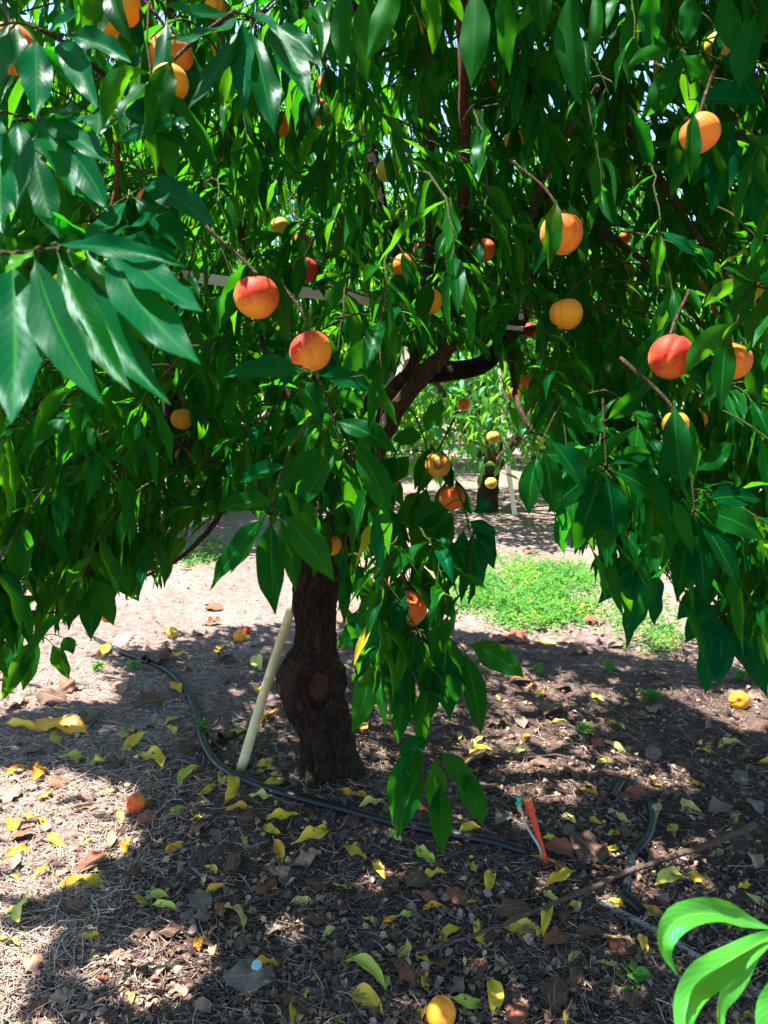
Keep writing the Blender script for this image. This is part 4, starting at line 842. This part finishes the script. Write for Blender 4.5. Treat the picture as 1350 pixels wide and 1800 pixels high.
addp(b, circ, Ls * .79, Ls * .825, 1.1, 1.15); addp(b, circ, Ls * .826, Ls * .97, .92, 1.1); b.build('head', M_STAKE, se, sk)
b = MB(); addp(b, circ, Ls * .971, Ls * 1.0, 1.12, 1.0); b.build('rim', M_STAKETOP, se, sk)
tp = P(912, 1414, d_ - .03); b = MB()
for (zz, rr) in ((0, .010), (.010, .006), (.016, .0085)):
    tube(b, np.array([tp + UP * zz, tp + UP * (zz + .006)]), [rr, rr], 14)
tube(b, np.array([tp + UP * -.004, tp + UP * .02]), [.0045, .0045], 10); b.build('emitter_cap', M_CLIP, se, sk)
b = MB(); tube(b, spline([tp - UP * .004, tp - UP * .02 + RT * .004], 6), [.006] * 6, 12); b.build('emitter_body', M_STAKETOP, se, sk)
b = MB(); tube(b, spline([P(916, 1424, d_ - .03), P(922, 1445, d_ - .03), P(935, 1468, d_ - .02), P(948, 1490, d_ - .01), G(955, 1515)], 24), [.0036] * 24, 10); b.build('feed_tube', M_TUBE, se, sk)
# bottle cap on a big dry leaf
bc = G(451, 1698, .03); b = MB(); na = 28
tube(b, np.array([bc, bc + np.array([0, 0, .007])]), [.0125, .0115], na, 0, True, lambda s, a: 1 + .04 * np.sign(np.sin(a * 12)))
o = b.build('bottle_cap', M_CAP, None, bc); o.rotation_euler = (.3, .2, 0); tag(o, 'pale blue grey plastic cap on a big dry leaf', 'bottle cap')

def tape(pts, wid, label, twist=0.0, group='strips of white tape tied in the tree'):
    q = spline(np.array(pts), 30); tg = unit(np.gradient(q, axis=0)); n = len(q); vs = []; uv = []
    for k in range(n):
        s_ = unit(np.cross(tg[k], FW)); m_ = np.cross(tg[k], s_); a = twist * (k / (n - 1)) + .25
        sd_ = s_ * math.cos(a) + m_ * math.sin(a); nn = np.cross(tg[k], sd_)
        for (e, h) in ((-1, 1), (1, 1), (1, -1), (-1, -1)):
            vs.append(q[k] + sd_ * e * wid / 2 + nn * h * .0006); uv.append((k / (n - 1) * 14, (e + 1) / 2))
    f = []
    for k in range(n - 1):
        for e in range(4): f.append((k * 4 + e, k * 4 + (e + 1) % 4, k * 4 + 4 + (e + 1) % 4, k * 4 + 4 + e))
    b = MB(); b.add(vs, f, 0, uv, None, False); b.add([vs[i] for i in (0, 1, 2, 3)], [[3, 2, 1, 0]], 0); b.add([vs[-4 + i] for i in range(4)], [[0, 1, 2, 3]], 0)
    o = b.build('tie_tape', M_TAPE, None, q[0]); tag(o, label, 'tape', group)
tape([PY(296, 478, 2.38), PY(340, 487, 2.3), PY(410, 496, 2.24), PY(480, 506, 2.2), PY(560, 517, 2.2), PY(640, 526, 2.2), PY(700, 534, 2.22), PY(790, 546, 2.28), PY(815, 550, 2.3)], .030, 'long cream woven tape strung level across the middle of the tree', .5)
tape([PY(815, 552, 2.3), PY(862, 572, 2.25), PY(900, 576, 2.2), PY(920, 578, 2.2)], .013, 'narrow tapered white tape end beside the yellow peach', .3)
tape([PY(716, 610, 2.24), PY(708, 640, 2.24), PY(690, 660, 2.26), PY(676, 678, 2.28)], .028, 'pale blue white tape strip slung under the lowest limb fork', .9)
tape([PY(682, 600, 2.5), PY(680, 640, 2.48), PY(676, 668, 2.45)], .022, 'short hanging cream tape behind the slung strip', .2)
tape([PY(909, 518, 2.2), PY(913, 540, 2.2), PY(917, 562, 2.2)], .014, 'upright sliver of white tape between grey limbs', .2)

# ------------------------------------------------------------------ trees of the next rows
def bg_tree_mesh(seed, low=.65, n=17000):
    r_ = np.random.default_rng(seed); global rng; keep = rng; rng = r_
    tb = MB(); fork = np.array([.05, 0, .55])
    q = spline([(0, 0, -.05), (.03, .02, .25), tuple(fork)], 14); tube(tb, q, np.linspace(.15, .11, 14), 14, 0, True, lambda s, a: np.array([1 + .2 * mnoise.noise(Vector((math.cos(x), math.sin(x), s * 4 + seed))) for x in a]))
    tips = []; limbs = []
    for k in range(6):
        a = k * 1.05 + r_.uniform(-.3, .3); rad = r_.uniform(.9, 1.5); e = np.array([math.cos(a) * rad, math.sin(a) * rad, r_.uniform(2.0, 2.8)])
        q = spline([fork - [0, 0, .08], fork + e * [.35, .35, .22], e * [.7, .7, .68] + [0, 0, .1], e], 18)
        lb = MB(); tube(lb, q, np.linspace(.075, .02, 18), 9, 0, True, lambda s, a_: np.array([1 + .15 * mnoise.noise(Vector((math.cos(x), math.sin(x), s * 9 + k))) for x in a_])); limbs.append(lb)
    lv = MB()
    # drooping sprays: pick spray origins on the outside of a vase-shaped crown
    ns = 850; a = r_.uniform(0, 6.28, ns); hh = r_.uniform(low, 3.4, ns); R_ = np.interp(hh, [.7, 1.2, 2.0, 2.8, 3.4], [1.65, 1.95, 2.15, 1.7, .9]) * np.sqrt(r_.uniform(.25, 1, ns))
    o_ = np.stack([R_ * np.cos(a), R_ * np.sin(a), hh], -1); per = n // ns
    base = np.repeat(o_, per, 0) + np.stack([r_.normal(0, .07, ns * per), r_.normal(0, .07, ns * per), -np.tile(np.linspace(0, .5, per), ns)], -1)
    base = base[base[:, 2] > .35]; k = len(base)
    d = unit(r_.normal(0, .8, (k, 3)) + np.array([0, 0, -.4])); Ln = r_.uniform(.12, .19, k); C = hang_curves(base, d, Ln, r_.uniform(.6, 2, k), 5)
    nrm = unit(np.stack([np.cos(0 * Ln), 0 * Ln, 0 * Ln], -1) * 0 + np.array([0, 0, .8]) + r_.normal(0, .5, (k, 3)))
    lv.add(*(lambda z: (z[0], z[1], 0, z[2], z[3]))(leaf_block(C, nrm, Ln * r_.uniform(.27, .36, k), r_.uniform(.05, .4, k), Ln * .02, np.clip(r_.normal(.45, .22, k), 0, 1), 3)))
    rng = keep
    return tb, limbs, lv
BGP = [bg_tree_mesh(11, 1.0, 11900), bg_tree_mesh(23)]
protos = []
for tb, limbs, lv in BGP:
    r0 = empty('peach_tree', (0, 0, 0)); tb.build('trunk', M_BARK, r0)
    for lb in limbs: lb.build('limb', M_LIMB, r0)
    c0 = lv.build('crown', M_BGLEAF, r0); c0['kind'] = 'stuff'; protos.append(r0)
def copy_tree(o, parent=None):
    c = o.copy(); COL.objects.link(c); c.parent = parent
    for ch in list(o.children): copy_tree(ch, c)
    return c
BG = [(1.12, 8.0, .2, 0, 'peach tree of the next row with a white pole standing beside its forked trunk'), (-3.6, 7.6, 1.4, 1, 'peach tree of the next row behind the low foliage on the left'), (5.2, 7.8, 2.6, 1, 'peach tree of the next row behind the dark foliage on the right'),
      (-1.6, 12.6, 4.0, 0, 'sunlit peach tree two rows back, left of the gap under the limb'), (3.2, 12.9, 5.1, 1, 'sunlit peach tree two rows back, right of the pole tree'), (-6.3, 12.3, .9, 0, 'sunlit peach tree two rows back at the far left'), (8.0, 12.6, 2.0, 0, 'sunlit peach tree two rows back at the far right'),
      (.6, 17.6, 3.3, 1, 'hazy peach tree three rows back in the middle'), (-4.3, 17.8, 2.2, 0, 'hazy peach tree three rows back toward the left'), (5.6, 18, 1.2, 0, 'hazy peach tree three rows back toward the right'), (-9.5, 17.8, .3, 1, 'hazy peach tree three rows back far left'), (10.5, 18, 4.4, 1, 'hazy peach tree three rows back far right')]
usedp = set()
for k, (x, y, rz, pi_, lb) in enumerate(BG):
    o = protos[pi_] if pi_ not in usedp else copy_tree(protos[pi_]); usedp.add(pi_)
    o.location = (x, y, 0); o.rotation_euler = (0, 0, rz); s_ = .88 if k == 0 else random.uniform(1.0, 1.25); o.scale = (s_, s_, s_ * (1.0 if k == 0 else 1.15 if k < 3 else 1.5)); tag(o, lb, 'fruit tree', 'peach trees in the rows behind')
# low dark twigs and its own pole, fruit of the next tree
thing_tube('support_pole', [PY(905, 905, 7.7), PY(893, 820, 7.7), PY(884, 720, 7.7), PY(878, 600, 7.75)], [.026], M_WPOLE, 'white upright pole beside the forked trunk of the next row tree', 'pole', 10, 12)
for (x, y, dia, Yw, kind, lb) in [(867, 769, 23, 3.9, 'green', 'greenish yellow peach in the gap in front of the white pole'), (863, 849, 21, 4.1, 'green', 'lowest greenish peach in the gap in front of the next row trunk'), (905, 690, 18, 4.5, 'orange', 'tiny orange peach in front of the white pole'), (850, 610, 14, 6.5, 'orange', 'tiny orange peach in the sunny foliage under the limb')]:
    c = PY(x, y, Yw); D = dia * proj(c)[2] / FPX; o = peach_mesh('peach', D, int(x)).build('peach', PM[kind]); o.location = tuple(c); tag(o, lb, 'peach', 'peaches hanging in the tree')

# ------------------------------------------------------------------ litter that nobody could count
def pixel_ground(n, y0, y1, x0=-80, x1=1430, pw=1.0):
    px = rng.uniform(x0, x1, n); py = y0 + (y1 - y0) * rng.random(n) ** pw
    dx = (px - 675) / FPX; dy = (900 - py) / FPX
    rz = FW[2] + UP[2] * dy; ry = FW[1] + UP[1] * dy; t_ = -CAM_H / rz; return dx * t_, ry * t_
def straws(n, y0, y1, lmin, lmax, wd):
    x, y = pixel_ground(n, y0, y1)
    kp = np.array([mnoise.noise(Vector((p * 2.6, q * 2.6, 1))) + .6 * mnoise.noise(Vector((p * 9, q * 9, 5))) for p, q in zip(x, y)]) > rng.uniform(-.75, .25, n)
    x, y = x[kp], y[kp]; n = len(x); a = rng.uniform(0, 6.28, n); ln = rng.uniform(lmin, lmax, n) * rng.uniform(.4, 1, n); cv = rng.normal(0, .9, n); K = 4
    s_ = np.linspace(-.5, .5, K); ang = a[:, None] + cv[:, None] * s_[None]
    cx = x[:, None] + np.cumsum(np.cos(ang), 1) * (ln / K)[:, None]; cy = y[:, None] + np.cumsum(np.sin(ang), 1) * (ln / K)[:, None]
    tilt = rng.normal(0, .10, n); lift = np.abs(rng.normal(0, .005, n)) + .001
    cz = gh(cx, cy) + lift[:, None] + np.abs(tilt)[:, None] * (s_ + .5)[None] * ln[:, None]
    w_ = rng.uniform(.5, 1, n)[:, None] * wd; ox, oy = -np.sin(ang) * w_ / 2, np.cos(ang) * w_ / 2
    ridge = np.stack([cx, cy, cz + w_ * .5], -1); l_ = np.stack([cx + ox, cy + oy, cz], -1); r2 = np.stack([cx - ox, cy - oy, cz], -1)
    v = np.stack([l_, ridge, r2], 2).reshape(-1, 3); i, j = np.meshgrid(np.arange(K - 1), np.arange(3), indexing='ij'); j2 = (j + 1) % 3
    q = np.stack([i * 3 + j, (i + 1) * 3 + j, (i + 1) * 3 + j2, i * 3 + j2], -1).reshape(-1, 4)
    f = (q[None] + (np.arange(n) * K * 3)[:, None, None]).reshape(-1, 4); b_ = MB(); b_.add(v, f, 0, None, np.repeat(np.clip(rng.normal(.42, .26, n) + np.clip((-x - .40) * 1.2, 0, .5), 0, 1), K * 3)); return b_  # straw tint rises toward the left, sunlight painted into that patch
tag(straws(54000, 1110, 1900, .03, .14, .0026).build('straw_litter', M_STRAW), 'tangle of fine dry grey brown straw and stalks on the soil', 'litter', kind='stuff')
def crumbs(n, y0, y1):
    x, y = pixel_ground(n, y0, y1, pw=.8); a = rng.uniform(0, 6.28, n); Ln = rng.uniform(.008, .035, n) * rng.uniform(.4, 1, n)
    z = gh(x, y) + rng.uniform(.002, .012, n); d = unit(np.stack([np.cos(a), np.sin(a), rng.normal(0, .25, n)], -1)); base = np.stack([x, y, z], -1)
    C = base[:, None] + d[:, None] * (Ln[:, None] * np.linspace(0, 1, 4)[None])[..., None]; C[..., 2] += (Ln[:, None] * np.sin(np.linspace(0, 3.14, 4))[None]) * rng.uniform(0, .35, (n, 1))
    nrm = unit(np.array([0, 0, 1.0]) + rng.normal(0, .35, (n, 3)))
    v, f, uv, t_ = leaf_block(C, nrm, Ln * rng.uniform(.4, .9, n), rng.uniform(-.3, .6, n), Ln * .06, np.clip(rng.normal(.45, .25, n), 0, 1), 3, PROF_OV, None, .25)
    b_ = MB(); b_.add(v, f, 0, uv, t_); return b_
tag(crumbs(15000, 880, 1900).build('leaf_crumbs', M_CRUMB), 'crumbled brown leaf fragments scattered over the soil', 'litter', kind='stuff')
# low green weeds
def weeds(n, poly, hmax, name, label, blades=.35, dens=None):
    xs = [p[0] for p in poly]; ys = [p[1] for p in poly]; X_, Y_ = [], []
    while sum(map(len, X_)) < n:
        px = rng.uniform(min(xs), max(xs), 4000); py = rng.uniform(min(ys), max(ys), 4000); k_ = inpoly(px, py, poly)
        nz = np.array([mnoise.noise(Vector((a * .012, c * .03, 2))) for a, c in zip(px, py)]); k_ &= nz + .5 * np.array([mnoise.noise(Vector((a * .045, c * .11, 7))) for a, c in zip(px, py)]) > rng.uniform(-.34, .16, 4000)
        px, py = px[k_] + rng.normal(0, 18, k_.sum()), py[k_] + rng.normal(0, 9, k_.sum()); dy = (900 - py) / FPX; rz = FW[2] + UP[2] * dy; t_ = -CAM_H / rz; X_.append((px - 675) / FPX * t_); Y_.append((FW[1] + UP[1] * dy) * t_)
    x = np.concatenate(X_)[:n]; y = np.concatenate(Y_)[:n]; bl = rng.random(n) < blades
    Ln = np.where(bl, rng.uniform(.05, .12, n), rng.uniform(.018, .04, n)); z = gh(x, y) + np.where(bl, 0, rng.uniform(.005, hmax, n)); a = rng.uniform(0, 6.28, n)
    d = unit(np.stack([np.cos(a), np.sin(a), np.where(bl, rng.uniform(.8, 2, n), rng.uniform(-.1, .6, n))], -1)); C = hang_curves(np.stack([x, y, z], -1), d, Ln, np.where(bl, .9, .5), 5)
    nrm = unit(np.array([0, -.1, 1.0]) + rng.normal(0, .35, (n, 3))); W = np.where(bl, Ln * .07, Ln * rng.uniform(.45, .7, n))
    v, f, uv, t_ = leaf_block(C, nrm, W, rng.uniform(.1, .5, n), Ln * .02, np.clip(rng.normal(.45, .25, n) + .5 * np.array([mnoise.noise(Vector((p * 3.5, q * 3.5, 3))) for p, q in zip(x, y)]), 0, 1), 3, PROF_OV); b_ = MB(); b_.add(v, f, 0, uv, t_)
    tag(b_.build(name, M_WEED), label, 'weeds', kind='stuff')
weeds(6500, [(800, 990), (870, 978), (960, 988), (1050, 1015), (1065, 1050), (1040, 1078), (985, 1098), (920, 1108), (865, 1090), (815, 1075), (785, 1035)], .05, 'weed_patch', 'bright green sunlit patch of low weeds and grass beyond the trunk')
weeds(700, [(1040, 1080), (1120, 1060), (1200, 1060), (1216, 1140), (1140, 1150), (1090, 1115), (1050, 1120)], .04, 'weed_patch', 'broken fringe of low weeds below the right hand foliage')
weeds(1500, [(290, 960), (420, 950), (520, 955), (660, 990), (640, 1020), (560, 1000), (420, 985), (300, 1000)], .05, 'weed_patch', 'strip of pale green weeds behind the trunk and pole')
weeds(3000, [(700, 815), (1000, 805), (1350, 800), (1350, 860), (1000, 860), (700, 858)], .06, 'weed_patch', 'far strip of yellow green grass in the next alley')
for k, (x, y, n, lb) in enumerate([(1145, 1220, 70, 'feathery green weed seedling on the open ground under the right foliage'), (1022, 1280, 26, 'tiny bright green sprout near the middle of the shaded ground'), (175, 1168, 40, 'small yellow green weed tuft left of the hose'), (236, 1166, 34, 'small grey green weed tuft touching the hose'),
                                   (1070, 1168, 34, 'low green seedling below the weed fringe'), (1300, 1185, 60, 'leafy weed behind the pale fallen peach'), (360, 1275, 30, 'dark green weed seedling growing over the hose'), (1115, 1725, 14, 'two leaved green seedling near the white pipe'), (945, 1172, 30, 'small seedling right of the trunk')]):
    g = G(x, y + 12); b = MB(); a = rng.uniform(0, 6.28, n); Ln = rng.uniform(.015, .04, n); base = g + np.stack([rng.normal(0, .012, n), rng.normal(0, .012, n), rng.uniform(0, .045, n)], -1)
    C = hang_curves(base, unit(np.stack([np.cos(a), np.sin(a), rng.uniform(.2, 1.2, n)], -1)), Ln, np.full(n, .8), 5)
    vv = leaf_block(C, unit(np.array([0, 0, 1.0]) + rng.normal(0, .3, (n, 3))), Ln * .5, np.full(n, .3), Ln * .03, np.clip(rng.normal(.5, .2, n), 0, 1), 3, PROF_OV); b.add(vv[0], vv[1], 0, vv[2], vv[3])
    for q in range(3): tube(b, spline([g - [0, 0, .005], g + [rng.normal(0, .01), rng.normal(0, .01), .025], g + [rng.normal(0, .02), rng.normal(0, .02), .055]], 6), [.0012] * 6, 5)
    tag(b.build('weed_sprout', M_WEED, None, g), lb, 'weed', 'weed seedlings on the soil')

# ------------------------------------------------------------------ fallen leaves, one object each
def fallen_proto(kind, k):
    r_ = np.random.default_rng(100 + k); n = 13; s_ = np.linspace(0, 1, n); bend = r_.uniform(-1.4, 1.4); arch = r_.uniform(.01, .13); hook = r_.uniform(-.4, .5)
    ang = bend * (s_ - .5); x = np.cumsum(np.cos(ang)) / n; y = np.cumsum(np.sin(ang)) / n; x -= x.mean(); y -= y.mean()
    z = arch * np.sin(s_ * np.pi) + .12 * hook * s_ ** 3; z -= z.min()
    C = np.stack([x, y, z], -1)[None]; roll = r_.uniform(-.5, .5); W = r_.uniform(.24, .36) if kind == 'y' else r_.uniform(.38, .62)
    v, f, uv, t_ = leaf_block(C, np.array([[roll, r_.uniform(-.4, .4), 1]]), [W], [r_.uniform(.05, .5) if kind == 'y' else r_.uniform(-.25, .45)], [W * r_.uniform(.05, .2)], [.5], 7, PROF_W if kind == 'y' else PROF_OV, np.array([r_.uniform(0, 6)]), 0 if kind == 'y' else .10)
    v[:, 2] -= v[:, 2].min(); m = MB(); m.add(v, f, 0, uv, t_); return m
PY_ = [fallen_proto('y', k) for k in range(14)]; PB_ = [fallen_proto('b', 40 + k) for k in range(12)]
pyo = [m.build('yellow_leaf', M_FALLEN) for m in PY_]; pbo = [m.build('brown_leaf', M_DRY) for m in PB_]
# x, y, length px, colour (y yellow, a amber, g green-yellow, p pale)
YL = '''30 1355 40 a;65 1362 50 a;197 1392 26 p;212 1437 34 p;22 1452 46 y;62 1445 48 y;195 1478 40 p;302 1495 38 a;72 1537 32 a;145 1556 68 y;247 1590 52 y;275 1577 38 g;290 1596 40 g;378 1567 34 a;372 1530 30 y;360 1547 26 p;35 1607 70 g;10 1660 44 g;
408 1620 62 p;353 1660 46 a;532 1587 36 p;490 1500 52 a;478 1460 40 y;492 1437 52 y;552 1475 76 y;508 1472 22 a;620 1500 52 y;667 1530 48 y;625 1398 56 a;655 1415 44 p;390 1368 40 p;402 1388 60 y;365 1388 34 y;332 1367 48 g;460 1402 38 p;482 1375 40 y;470 1355 36 g;642 1712 80 g;640 1760 80 y;
620 1685 34 g;540 1747 22 y;520 1785 60 y;420 1425 40 a;357 1415 26 g;310 1425 38 g;345 1440 22 y;648 1622 30 p;470 1695 46 a;450 1775 38 a;220 1488 40 a;827 1358 40 y;750 1507 48 g;787 1512 20 g;860 1552 44 y;765 1540 42 y;720 1612 38 g;790 1640 46 y;845 1645 56 y;920 1636 70 y;970 1582 38 p;987 1550 70 y;955 1620 62 y;
970 1522 66 a;1037 1395 40 y;1225 1382 26 y;1080 1465 26 y;1073 1495 36 y;1185 1460 34 y;1157 1429 42 p;1175 1550 64 g;1230 1550 42 y;1140 1605 48 a;1077 1590 42 y;1132 1665 44 y;1065 1702 46 p;1080 1655 62 p;708 1685 62 p;750 1690 36 y;747 1725 44 y;822 1765 56 g;865 1755 66 y;737 1790 46 y;995 1790 32 y;1312 1792 40 g;1337 1587 46 p;1045 1442 24 y;1090 1745 24 y;760 1595 32 a;
685 1620 26 a;1215 1420 44 p;1095 1442 36 p;680 1725 34 g;825 1457 34 y;737 1422 28 a;970 1477 30 y;830 1525 30 y;182 1147 42 a;312 1155 34 y;310 1210 52 a;387 1142 34 y;455 1165 46 p;455 1215 32 y;105 1285 96 a;37 1282 56 y;302 1270 34 p;225 1290 38 g;302 1284 26 y;235 1310 54 y;265 1340 64 y;130 1335 50 g;175 1340 34 g;477 1262 44 a;415 1290 30 g;465 1342 34 y;642 1280 44 a;430 1185 26 p;100 1300 50 g;
960 1130 34 p;1082 1277 32 y;1100 1240 26 a;950 1222 24 y;842 1320 42 y;845 1301 34 p;925 1297 20 a;915 1322 28 p;1282 1312 38 p;1240 1322 30 y;877 1227 22 p;1080 1315 40 p;807 1295 24 g;985 1272 30 g;1047 1227 26 g;1065 1340 34 g;1345 1340 30 y;935 1205 22 a;700 1345 26 y;1020 1080 20 a;930 1052 20 a;1290 1440 30 y;1260 1500 28 p;580 1640 34 p;600 1560 30 y;690 1470 36 p;430 1480 30 p;100 1480 44 a;160 1480 34 a;30 1500 40 a;80 1400 30 y;590 1790 36 y;1190 1700 30 y;880 1690 30 p;830 1590 26 y;1010 1685 34 p;160 1650 34 y;230 1760 32 p;1150 1380 26 y;1310 1560 30 y;1000 1440 26 p'''
BL = '''162 1520 60 r;300 1555 46 g;350 1587 60 g;440 1725 88 g;515 1762 68 b;350 1455 46 r;540 1512 54 p;470 1565 60 r;65 1776 40 r;195 1790 36 r;325 1745 52 p;355 1772 40 p;20 1520 44 p;330 1615 34 g;500 1535 36 p;40 1470 40 r;537 1780 50 b;355 1612 36 g;180 1722 26 r;207 1685 36 p;980 1657 70 r;975 1750 72 b;902 1602 66 b;805 1582 48 r;730 1550 60 b;695 1555 40 b;717 1715 62 r;800 1742 52 g;905 1785 60 r;1145 1510 52 b;
1117 1400 44 r;1097 1405 40 b;1105 1470 46 b;1325 1515 44 p;1307 1370 46 g;1030 1500 74 b;985 1497 60 r;995 1612 40 b;1155 1580 46 p;1035 1650 52 b;1090 1670 60 r;755 1582 36 r;778 1697 46 b;1210 1485 40 g;1110 1760 60 b;1325 1690 36 b;272 1270 50 g;395 1302 52 b;280 1162 62 b;400 1160 46 b;260 1160 36 b;375 1070 36 r;215 1125 40 p;260 1238 52 b;160 1262 60 b;350 1115 36 p;335 1175 40 g;400 1195 34 b;450 1132 40 g;375 1096 34 r;905 1123 52 r;877 1125 34 r;970 1252 62 b;1015 1146 46 b;835 1340 82 b;1080 1133 36 p;1035 1093 32 r;915 1197 46 r;925 973 26 r;985 1046 24 r;1040 1010 22 r;1147 1187 30 p;1325 1225 30 p;875 1275 44 b;915 1272 40 g;1315 1335 50 b;
620 1320 40 b;690 1300 40 r;90 1230 60 b;30 1240 50 p;120 1210 46 r;210 1210 40 p;60 1320 44 b;330 1325 46 b;1260 1420 50 g;1200 1350 40 b;1150 1330 40 g;1050 1310 36 r;1240 1270 36 p;1000 1360 46 b;560 1620 44 b;600 1600 36 r;860 1650 40 b;640 1580 36 b;410 1520 48 b;260 1440 44 r;230 1540 40 b;480 1640 44 g;250 1640 36 b;590 1690 44 b;680 1780 46 b;840 1700 36 r;1200 1620 46 b;1260 1620 40 r;1050 1560 40 b;1010 1720 44 b;1180 1400 44 b;1330 1420 44 g;430 1340 36 b;100 1380 44 r;20 1400 40 p;150 1420 44 p;200 1345 40 b;540 1340 40 b;770 1330 44 b;860 1390 50 b;790 1450 40 b;930 1400 34 b;1000 1460 30 g;880 1440 44 g;1060 1530 36 r;440 1440 44 b;380 1470 40 g;620 1445 36 b;560 1560 46 b;690 1640 44 b;130 1600 50 b;60 1700 44 p;110 1755 40 p;240 1700 40 b;300 1640 44 b;420 1660 40 b;390 1600 36 r;720 1450 36 b;1150 1250 36 g;1210 1300 34 b;990 1210 36 b;950 1345 36 b;1060 1400 30 b;1300 1290 34 r;550 1690 36 g'''
CY = {'y': (.80, .52, .035), 'a': (.78, .36, .025), 'g': (.50, .55, .07), 'p': (.66, .56, .16)}
CB = {'r': (.27, .085, .045), 'g': (.22, .17, .14), 'b': (.13, .065, .04), 'p': (.42, .24, .17)}
NAMES = {'y': 'yellow', 'a': 'amber', 'g': 'greenish yellow', 'p': 'pale yellow'}; NB = {'r': 'reddish brown', 'g': 'grey brown', 'b': 'dark brown', 'p': 'pinkish tan'}
LM = [(580, 1360, 'the trunk base'), (421, 1362, 'the pole foot'), (345, 1255, 'the upper hose bend'), (240, 1410, 'the orange fallen peach'), (775, 1777, 'the near yellow peach'), (1298, 1229, 'the pale fallen peach'), (950, 1470, 'the orange stake'), (775, 1480, 'the lowest leaf'),
      (451, 1700, 'the pale blue cap'), (1100, 1534, 'the stick middle'), (1310, 1455, 'the thick stick end'), (670, 1695, 'the thin stick end'), (1170, 1650, 'the white pipe'), (303, 1112, 'the shrivelled peach'), (425, 1117, 'the wrinkled peach'), (940, 1110, 'the weed patch'), (1145, 1220, 'the feathery weed'),
      (520, 1408, 'the hose sunspot'), (285, 1178, 'the far hose end'), (1128, 1420, 'the short hose length'), (175, 1168, 'the yellow weed tuft'), (920, 1190, 'the low leaf tip'), (1195, 1780, 'the lime green leaves'), (1022, 1280, 'the tiny bright sprout'), (0, 1500, 'the left edge'), (0, 1800, 'the near left corner'), (880, 1490, 'the near hose end')]
ORD = ['nearest', 'second nearest', 'third nearest', 'fourth nearest', 'fifth nearest', 'sixth nearest', 'seventh nearest', 'eighth nearest', 'ninth nearest', 'tenth nearest', 'eleventh nearest', 'twelfth nearest']
items = []
for src, names, kind in ((YL, NAMES, 'yellow'), (BL, NB, 'brown')):
    for e in src.replace('\n', '').split(';'):
        if not e.strip(): continue
        x, y, ln, c = e.split(); x, y, ln = float(x), float(y), float(ln)
        k = min(range(len(LM)), key=lambda q: math.hypot((LM[q][0] - x), (LM[q][1] - y) * 1.3))
        lx, ly = LM[k][0], LM[k][1]; dx, dy = x - lx, (y - ly) * 1.4
        sd_ = ('right of' if dx > 0 else 'left of') if abs(dx) > abs(dy) else ('in front of' if dy > 0 else 'behind')
        items.append([x, y, ln, c, kind, names[c], k, sd_, math.hypot(dx, dy)])
from collections import defaultdict
grp = defaultdict(list)
for it in items: grp[(it[5], it[6], it[7])].append(it)
def lm_text(k): return LM[k][2]
used_y, used_b = set(), set()
for key, lst in grp.items():
    lst.sort(key=lambda t_: t_[8])
    for r_, it in enumerate(lst):
        x, y, ln, c, kind, cn, k, sd_, dist = it
        size = 'long' if ln > 58 else ('small' if ln < 30 else '')
        core = f"{cn} fallen leaf {sd_} {lm_text(k)}"
        lb = core if len(lst) == 1 else f"{cn} fallen leaf {ORD[r_]} to {lm_text(k)}, {sd_} it".replace('left of it', 'on its left').replace('right of it', 'on its right')
        if size and len(lb.split()) < 15: lb = size + ' ' + lb
        pr = pyo if kind == 'yellow' else pbo; us = used_y if kind == 'yellow' else used_b
        pi_ = random.randrange(len(pr))
        g = G(x, y, .006); d = proj(g)[2]; Lm = ln * d / FPX * (1.45 if kind == 'yellow' else 1.2)
        o = pr[pi_].copy() if pi_ in us else pr[pi_]
        if pi_ in us: COL.objects.link(o)
        us.add(pi_)
        o.location = (g[0], g[1], float(gh(g[0], g[1])) + .006); o.scale = (Lm, Lm * random.uniform(.85, 1.15), Lm * random.uniform(.7, 1.3))
        o.rotation_euler = (random.gauss(0, .16), random.gauss(0, .16), random.uniform(0, 6.28))
        cc = (CY if kind == 'yellow' else CB)[c]; j_ = random.uniform(.8, 1.12); o.color = (cc[0] * j_, cc[1] * j_ * random.uniform(.92, 1.06), cc[2] * j_, 1)
        tag(o, lb, 'leaf', 'yellow leaves fallen on the litter' if kind == 'yellow' else 'brown leaves lying in the litter')
for pr, us in ((pyo, used_y), (pbo, used_b)):
    for k, o in enumerate(pr):
        if k not in us: bpy.data.objects.remove(o)
